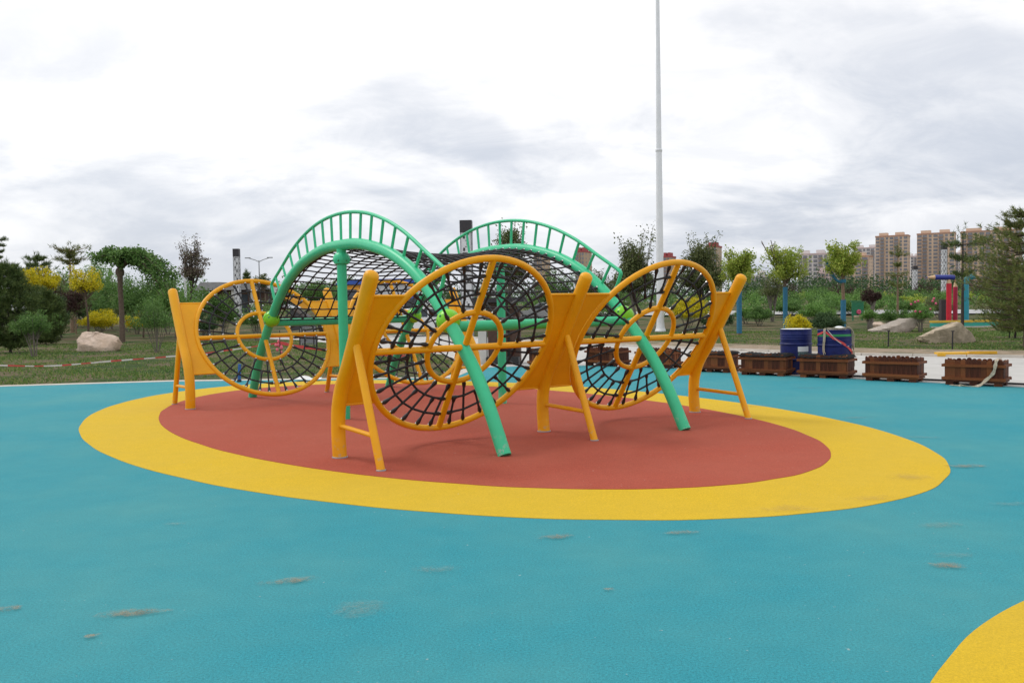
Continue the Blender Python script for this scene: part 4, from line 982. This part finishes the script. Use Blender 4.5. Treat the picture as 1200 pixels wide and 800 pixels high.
# ================================================================== PAVILION, KIOSK
p = spot(283, 88); pv = thing('pavilion', 'brown pavilion with grey roof behind the far rope wheel', 'pavilion', p, .05)
w2 = 2.6
obj('wall', MB().box((0, 0, 1.1), (5.4, 3, 2.2)), 'cladding_brown', pv)
obj('roof', MB().extrude_y([(-4.0, 2.25), (3.6, 2.25), (2.6, 2.75), (-1.6, 3.05), (-3.4, 3.05)], -2.2, 2.2), 'roof_grey', pv, smooth=False)
for x in (-2.1, -.3, 1.6): obj('pillar', MB().box((x, -1.75, 1.1), (.34, .34, 2.2)), 'pillar_white', pv)
obj('doorway', MB().box((.6, -1.5, .9), (.9, .06, 1.8)), 'glass_dark', pv)
p = spot(582, 22.3); kk = thing('kiosk', 'brown and white kiosk seen through the near rope wheel', 'kiosk', (p.x, p.y, 0), -.1)
obj('wall', MB().box((.0, .3, .80), (.50, .5, 1.6)), 'cladding_brown', kk); obj('wall', MB().box((.45, .35, .72), (.26, .4, 1.44)), 'cladding_brown', kk)
obj('pillar', MB().box((-.40, .15, .80), (.22, .22, 1.6)), 'pillar_white', kk); obj('roof', MB().box((.05, .3, 1.66), (1.35, .9, .12)), 'cap_dark', kk)
obj('base', MB().box((.15, -.05, .09), (.85, .35, .18)), 'iron', kk); obj('door_frame', MB().box((.285, .2, .72), (.06, .1, 1.44)), 'iron', kk)
p = spot(617, 27); sg = thing('ground_sign', 'small cream sign beside the road behind the near wheel', 'sign', (p.x, p.y, 0))
obj('sign_board', MB().box((0, 0, .26), (.32, .04, .2)), 'paper_sign', sg); obj('sign_foot', MB().box((0, 0, .08), (.05, .05, .18)), 'iron', sg)

# ================================================================== LOADER, TRUCK, CARS
def wheel_part(parent, x, y, r, wd, name='wheel'):
    o = obj(name, MB().tube([(x, y-wd/2, r), (x, y-wd*.3, r), (x, y+wd*.3, r), (x, y+wd/2, r)], [r*.88, r, r, r*.88], 18), 'tyre', parent)
    obj('rim', MB().cyl((x, y-wd/2-.012, r), (x, y+wd/2+.012, r), r*.5, 12), 'grey_steel', o); return o
p = spot(395, 46); ld = thing('wheel_loader', 'yellow wheel loader with black bucket seen through the arched net', 'loader', (p.x, p.y, 0), .06)
obj('body', MB().extrude_y([(-.8, .45), (2.2, .45), (2.3, 1.0), (2.1, 1.55), (.9, 1.6), (.8, 1.3), (-.8, 1.15)], -.75, .75), 'machine_yellow', ld, smooth=False)
obj('grille', MB().box((2.27, 0, .95), (.1, 1.1, .6)), 'machine_dark', ld)
cb_ = obj('cab', MB().extrude_y([(.2, 1.3), (1.3, 1.45), (1.25, 2.6), (.25, 2.6)], -.62, .62), 'machine_yellow', ld, smooth=False)
for sy in (-1, 1): obj('window', MB().extrude_y([(.32, 1.55), (1.18, 1.62), (1.14, 2.45), (.36, 2.45)], sy*.635-.01, sy*.635+.01), 'glass_dark', cb_)
obj('roof', MB().box((.75, 0, 2.66), (1.3, 1.45, .1)), 'machine_yellow', cb_)
for sy in (-.45, .45): obj('arm', MB().extrude_y([(.1, 1.7), (-.2, 1.85), (-1.5, 1.75), (-2.6, 2.15), (-2.75, 2.0), (-1.6, 1.45), (-.3, 1.5)], sy-.08, sy+.08), 'machine_yellow', ld, smooth=False)
obj('light_bracket', MB().box((-.75, -.3, 1.75), (.28, .2, .5), top=(.5, .8)), 'machine_yellow', ld)
bk = obj('bucket', MB().extrude_y([(-2.2, 1.5), (-1.5, 1.0), (-1.35, .45), (-2.4, .30), (-2.35, .42), (-1.7, .65), (-1.75, 1.05), (-2.3, 1.4)], -1.1, 1.1), 'machine_dark', ld, smooth=False)
for sy in (-1, 1): obj('bucket_cheek', MB().extrude_y([(-2.2, 1.5), (-1.5, 1.0), (-1.35, .45), (-2.4, .30)], sy*1.11-.02, sy*1.11+.02), 'machine_dark', bk, smooth=False)
for x in (-.35, 1.5):
    for y in (-.8, .8): wheel_part(ld, x, y, .55, .4)
p = spot(452, 58); tk = thing('blue_roofed_cabin', 'white site cabin with blue roof and dark windows behind the loader', 'cabin', (p.x, p.y, p.z), .05)
obj('wall', MB().box((0, 0, 1.5), (5.6, 2.4, 2.6)), 'panel_white', tk); obj('roof', MB().extrude_y([(-3.1, 2.82), (3.1, 2.82), (2.9, 3.15), (-2.9, 3.15)], -1.4, 1.4), 'roof_blue', tk, smooth=False)
obj('band', MB().box((0, -1.215, 1.9), (5.6, .03, .16)), 'roof_blue', tk)
for x in (-1.8, .2, 1.9):
    wn = obj('window', MB().box((x, -1.21, 1.45), (1.1, .05, .8)), 'glass_dark', tk); obj('frame', MB().box((x, -1.24, 1.03), (1.2, .06, .06)), 'panel_white', wn)
def car(px, d, rz, label, paint_):
    p = spot(px, d); t = thing('parked_car', label, 'car', p, rz, 'cars parked beyond the structure')
    body = [(-2.1, .35), (-2.15, .75), (-1.95, .92), (-1.2, .98), (1.15, .92), (2.0, .80), (2.12, .60), (2.1, .33), (1.75, .26), (-1.8, .26)]
    obj('body', MB().extrude_y(body, -.84, .84), paint_, t, ang=30)
    obj('cabin', MB().extrude_y([(-1.75, .93), (-1.25, 1.40), (-.2, 1.47), (.35, 1.40), (1.1, .93)], -.70, .70), paint_, t, ang=30)
    for sy in (-1, 1):
        obj('window', MB().extrude_y([(-1.5, .98), (-1.12, 1.34), (-.3, 1.39), (-.3, .98)], sy*.705-.006, sy*.705+.006), 'glass_dark', t, smooth=False)
        obj('window', MB().extrude_y([(-.22, .98), (-.22, 1.39), (.28, 1.34), (.85, .98)], sy*.705-.006, sy*.705+.006), 'glass_dark', t, smooth=False)
        obj('tail_light', MB().box((-2.12, sy*.6, .78), (.08, .3, .14)), 'lamp_red', t); obj('headlight', MB().box((2.05, sy*.6, .68), (.1, .32, .12)), 'chrome', t)
    for x in (-1.3, 1.3):
        for y in (-.78, .78): wheel_part(t, x, y, .31, .2)
    return t
car(505, 44, .25, 'white parked car seen through the near rope wheel', 'car_white'); car(640, 58, 2.9, 'silver parked car behind the middle yellow post', 'car_silver'); car(445, 52, 3.0, 'silver car parked behind the nearest yellow post', 'car_silver')

# ================================================================== PENCIL SCULPTURES, LOW WALL, BOARD
def pencil(name, label, pts, r, col, tip=True, d=0):
    t = thing(name, label, 'sculpture', pts[0], 0, 'giant pencil sculptures'); P = [Vector(q)-Vector(pts[0]) for q in pts]
    obj('pencil_shaft', MB().tube(smooth_path(P, 5) if len(P) > 2 else P, r, 12), col, t)
    dr = (P[-1]-P[-2]).normalized(); obj('pencil_point', MB().tube([P[-1], P[-1]+dr*r*2.6, P[-1]+dr*r*3.4], [r*.95, r*.3, r*.03], 12), 'pencil_wood', t); obj('pencil_lead', MB().cyl(P[-1]+dr*r*2.75, P[-1]+dr*r*3.5, r*.26, 8, .01), col, t)
    return t
D0 = 47
def g_(px): q = spot(px, D0); return q
q0 = at(1118, 325, D0); q1 = at(1095, 325, D0); pencil('giant_pencil', 'giant blue pencil pointing left above the red posts', [q0, q1], .14, 'pencil_blue')
b0 = spot(1112, D0); t0 = at(1112, 332, D0); pencil('giant_pencil', 'giant red upright pencil in front of the dark slab', [b0, t0], .135, 'pencil_red')
b0 = spot(1119.5, D0+1); t0 = at(1119.5, 336, D0+1); pencil('giant_pencil', 'giant crimson upright pencil between the red and teal pencils', [b0, t0], .12, 'pencil_crimson')
b0 = spot(1132, D0); t0 = at(1132, 331, D0); t1 = at(1134, 325.5, D0); t2 = at(1142, 324, D0); pencil('giant_pencil', 'giant teal bent pencil pointing right beside the slender pine', [b0, lin(b0, t0, .6), t0, t1, t2], .155, 'pencil_teal')
p = spot(1106, D0+1.2); sb = thing('dark_slab', 'dark upright slab behind the red pencil', 'slab', p)
obj('slab_panel', MB().box((0, 0, .6), (.42, .3, ztop(1106, 347, D0)*1.0)), 'slab_dark', sb); obj('slab_base', MB().box((0, 0, .05), (.6, .5, .12)), 'iron', sb)
p = spot(1092, 43.3); q = spot(1215, 43.3); L = q.x-p.x; lw = thing('low_wall', 'low teal and yellow play area wall under the pencils', 'wall', ((p.x+q.x)/2, 43.3, 0), -.02)
obj('wall_base', MB().box((0, 0, .12), (L, .3, .24)), 'wall_teal', lw); obj('wall_coping', MB().box((0, .02, .29), (L, .36, .10)), 'wall_yellow', lw); obj('wall_plinth', MB().box((0, -.2, .015), (L+.1, .2, .06)), 'kerb_stone', lw)
p = spot(1005, 55); gb = thing('green_board', 'green notice board with a pink flower beside the young tree', 'board', p)
obj('board', MB().box((0, 0, .75), (.75, .08, .85)), 'sign_green', gb)
for x in (-.3, .3): obj('leg', MB().box((x, .02, .2), (.07, .06, .45)), 'sign_green', gb)
obj('top_rail', MB().box((0, 0, 1.23), (.85, .12, .08)), 'sign_green', gb)
mb = MB()
for k in range(7): mb.ball((.05+.09*math.cos(k*.9), -.08, .55+.09*math.sin(k*.9)), .075, 6)
obj('flower', mb, 'flower_pink', gb, kind='stuff')
mb = MB()
for k in range(9): mb.ball((random.uniform(-.6, .6), random.uniform(-.5, -.2), random.uniform(.9, 1.5)), .055, 6)
o = [c for c in COL.objects if c.get('label') == 'rose shrub with pink flowers between the two right boulders'][0]; o.rotation_euler = (0, 0, 0)
obj('flowers', mb, 'flower_pink', o, kind='stuff')
o = [c for c in COL.objects if c.get('label') == 'rose bush with white blossoms seen through the far rope wheel'][0]; o.rotation_euler = (0, 0, 0); mb = MB()
for k in range(16): mb.ball((random.uniform(-.8, .8), random.uniform(-.9, -.4), random.uniform(.5, 1.8)), .035, 6)
obj('flowers', mb, 'white_plastic', o, kind='stuff')

# ================================================================== FAR BUILDINGS
def tower(px0, px1, top, d, label, rz, wall, side=None, floors=18, bays=7, deep=14, name='apartment_tower', roofm='parapet', bay_proj=True, cat='tower block'):
    pc_ = spot((px0+px1)/2, d); W = (px1-px0)/FPX*d; H = ztop((px0+px1)/2, top, d)-pc_.z
    # the plan is turned so that its end wall shows; the long front takes the rest of the width
    c_, s_ = abs(math.cos(rz)), abs(math.sin(rz)); Lw = max(6, (W-deep*s_)/c_)
    t = thing(name, label, cat, (pc_.x, pc_.y, 0), rz)
    obj('wall', MB().box((0, 0, H/2), (Lw, deep, H)), wall, t)
    fh = H/floors; win = MB(); slab = MB(); bw = Lw/bays
    for k in range(bays):
        x = -Lw/2+bw*(k+.5); proj = bay_proj and k % 3 == 1
        if proj: obj('bay', MB().box((x, -deep/2-.6, H*.49), (bw*.9, 1.2, H*.97)), 'wall_beige' if wall != 'wall_white' else 'wall_white', t)
        y = -deep/2-(1.22 if proj else .02)
        for f in range(floors):
            z = fh*(f+.5); ww = bw*(.78 if k % 3 != 2 else .5); win.box((x, y, z), (ww, .12, fh*.70))
            if proj: slab.box((x, y-.25, z-fh*.42), (bw*.95, .6, fh*.14))
    for f in range(floors):
        z = fh*(f+.5)
        for y in (-deep*.22, deep*.25):
            win.box((Lw/2+.02, y, z), (.12, deep*.10, fh*.42)); win.box((-Lw/2-.02, y, z), (.12, deep*.10, fh*.42))
    obj('windows', win, 'window_glass', t, kind='stuff', smooth=False)
    if slab.v: obj('balconies', slab, 'balcony', t, kind='stuff', smooth=False)
    obj('parapet', MB().box((0, 0, H+.5), (Lw+.5, deep+.5, 1.1)), roofm, t)
    for q in (-.28, .22): obj('roof_house', MB().box((Lw*q, 0, H+2.2), (Lw*.26, deep*.5, 2.6)), roofm if roofm == 'roof_red' else wall, t)
    return t
tower(1026, 1066, 276, 700, 'left of the three tall tan tower blocks', -.55, 'wall_tan', floors=18)
tower(1075, 1119, 273, 700, 'middle tall tan tower block behind the pencil sculptures', -.55, 'wall_tan', floors=18)
tower(1128, 1192, 270, 700, 'wide tan tower block behind the pines at the right', -.45, 'wall_tan', floors=18, bays=10)
tower(978, 1022, 300, 640, 'lower tan apartment block left of the tall tan towers', -.6, 'wall_tan', floors=12, bays=5)
tower(1000, 1032, 290, 820, 'white apartment block peeking left of the tall tan towers', -.5, 'wall_white', floors=16, bays=6, roofm='wall_pink')
tower(1064, 1078, 300, 850, 'narrow white block between the left and middle tan towers', -.3, 'wall_white', floors=14, bays=3, roofm='wall_pink')
tower(1110, 1132, 296, 850, 'white block between the middle and wide tan towers', -.3, 'wall_white', floors=14, bays=4, roofm='wall_pink')
tower(934, 974, 297, 620, 'white apartment block with pinkish roof between the young trees', -.45, 'wall_white', floors=11, bays=6, roofm='wall_pink')
tower(955, 985, 318, 560, 'low white block below the pinkish roofed block', -.4, 'wall_pink', floors=7, bays=5, roofm='wall_pink')
tower(866, 905, 322, 520, 'long low white building behind the first young tree', -.35, 'wall_white', floors=6, bays=8, roofm='wall_white')
tower(674, 695, 294, 600, 'cream tower with red roof right of the green handrail', -.5, 'wall_cream', floors=13, bays=4, roofm='roof_red')
tower(626, 646, 294, 640, 'cream tower with red roof seen through the green balusters', -.5, 'wall_cream', floors=13, bays=4, roofm='roof_red')
tower(776, 792, 300, 600, 'cream tower with red roof just right of the flagpole', -.5, 'wall_cream', floors=13, bays=3, roofm='roof_red')
tower(735, 752, 300, 640, 'cream tower with red roof behind the twiggy flagpole tree', -.5, 'wall_cream', floors=12, bays=4, roofm='roof_red')
tower(826, 848, 288, 600, 'cream tower with red roof behind the dense upright tree', -.5, 'wall_cream', floors=14, bays=4, roofm='roof_red')

# ================================================================== GRASS BLADES
def inpoly(x, y, poly):
    r = np.zeros(len(x), bool); n = len(poly)
    for i in range(n):
        x0, y0 = poly[i]; x1, y1 = poly[(i+1) % n]
        with np.errstate(divide='ignore', invalid='ignore'):
            c = ((y0 > y) != (y1 > y)) & (x < (x1-x0)*(y-y0)/(y1-y0+1e-12)+x0)
        r ^= c
    return r
def grass(name, poly, n, h, seed):
    rs = np.random.default_rng(seed); xs = np.array([p[0] for p in poly]); ys = np.array([p[1] for p in poly])
    x = rs.uniform(xs.min(), xs.max(), n*3); y = rs.uniform(ys.min(), ys.max(), n*3)
    den = .5+.5*np.sin(x*1.1+np.sin(y*.9)*1.7)*np.sin(y*1.3+np.sin(x*.7)*1.5)+rs.normal(size=len(x))*.3
    k = inpoly(x, y, poly) & (den > .62); x, y = x[k][:n], y[k][:n]; m = len(x)
    hh = h*rs.uniform(.4, 1.3, m); a = rs.uniform(0, 2*PI, m); wdt = .012+y*.0004
    V = np.empty((m, 3, 3)); z0 = np.full(m, -.015); dx, dy = np.cos(a)*wdt, np.sin(a)*wdt
    V[:, 0] = np.stack([x-dx, y-dy, z0], 1); V[:, 1] = np.stack([x+dx, y+dy, z0], 1); V[:, 2] = np.stack([x+rs.normal(size=m)*hh*.5, y+rs.normal(size=m)*hh*.5, z0+hh], 1)
    return obj(name, raw_mesh(name, V.reshape(-1, 3), np.arange(m*3).reshape(-1, 3), 'grass_blade'), None, kind='stuff')
LEFT = [(-30, 15.0), (-10.7, 18.2), (-7.4, 18.75), (-3.7, 18.6), (-1.5, 18.5), (-1.2, 20.9), (-2.5, 27), (-10.5, 41), (-34, 41)]
RIGHT = [(22, 16.6), (13.6, 22.6), (10.4, 24.5), (7.9, 27.2), (4, 32.2), (-2.6, 43), (24, 43)]
grass('grass', LEFT, 70000, .055, 3); grass('grass', RIGHT, 60000, .05, 4)
bpy.context.view_layer.update()
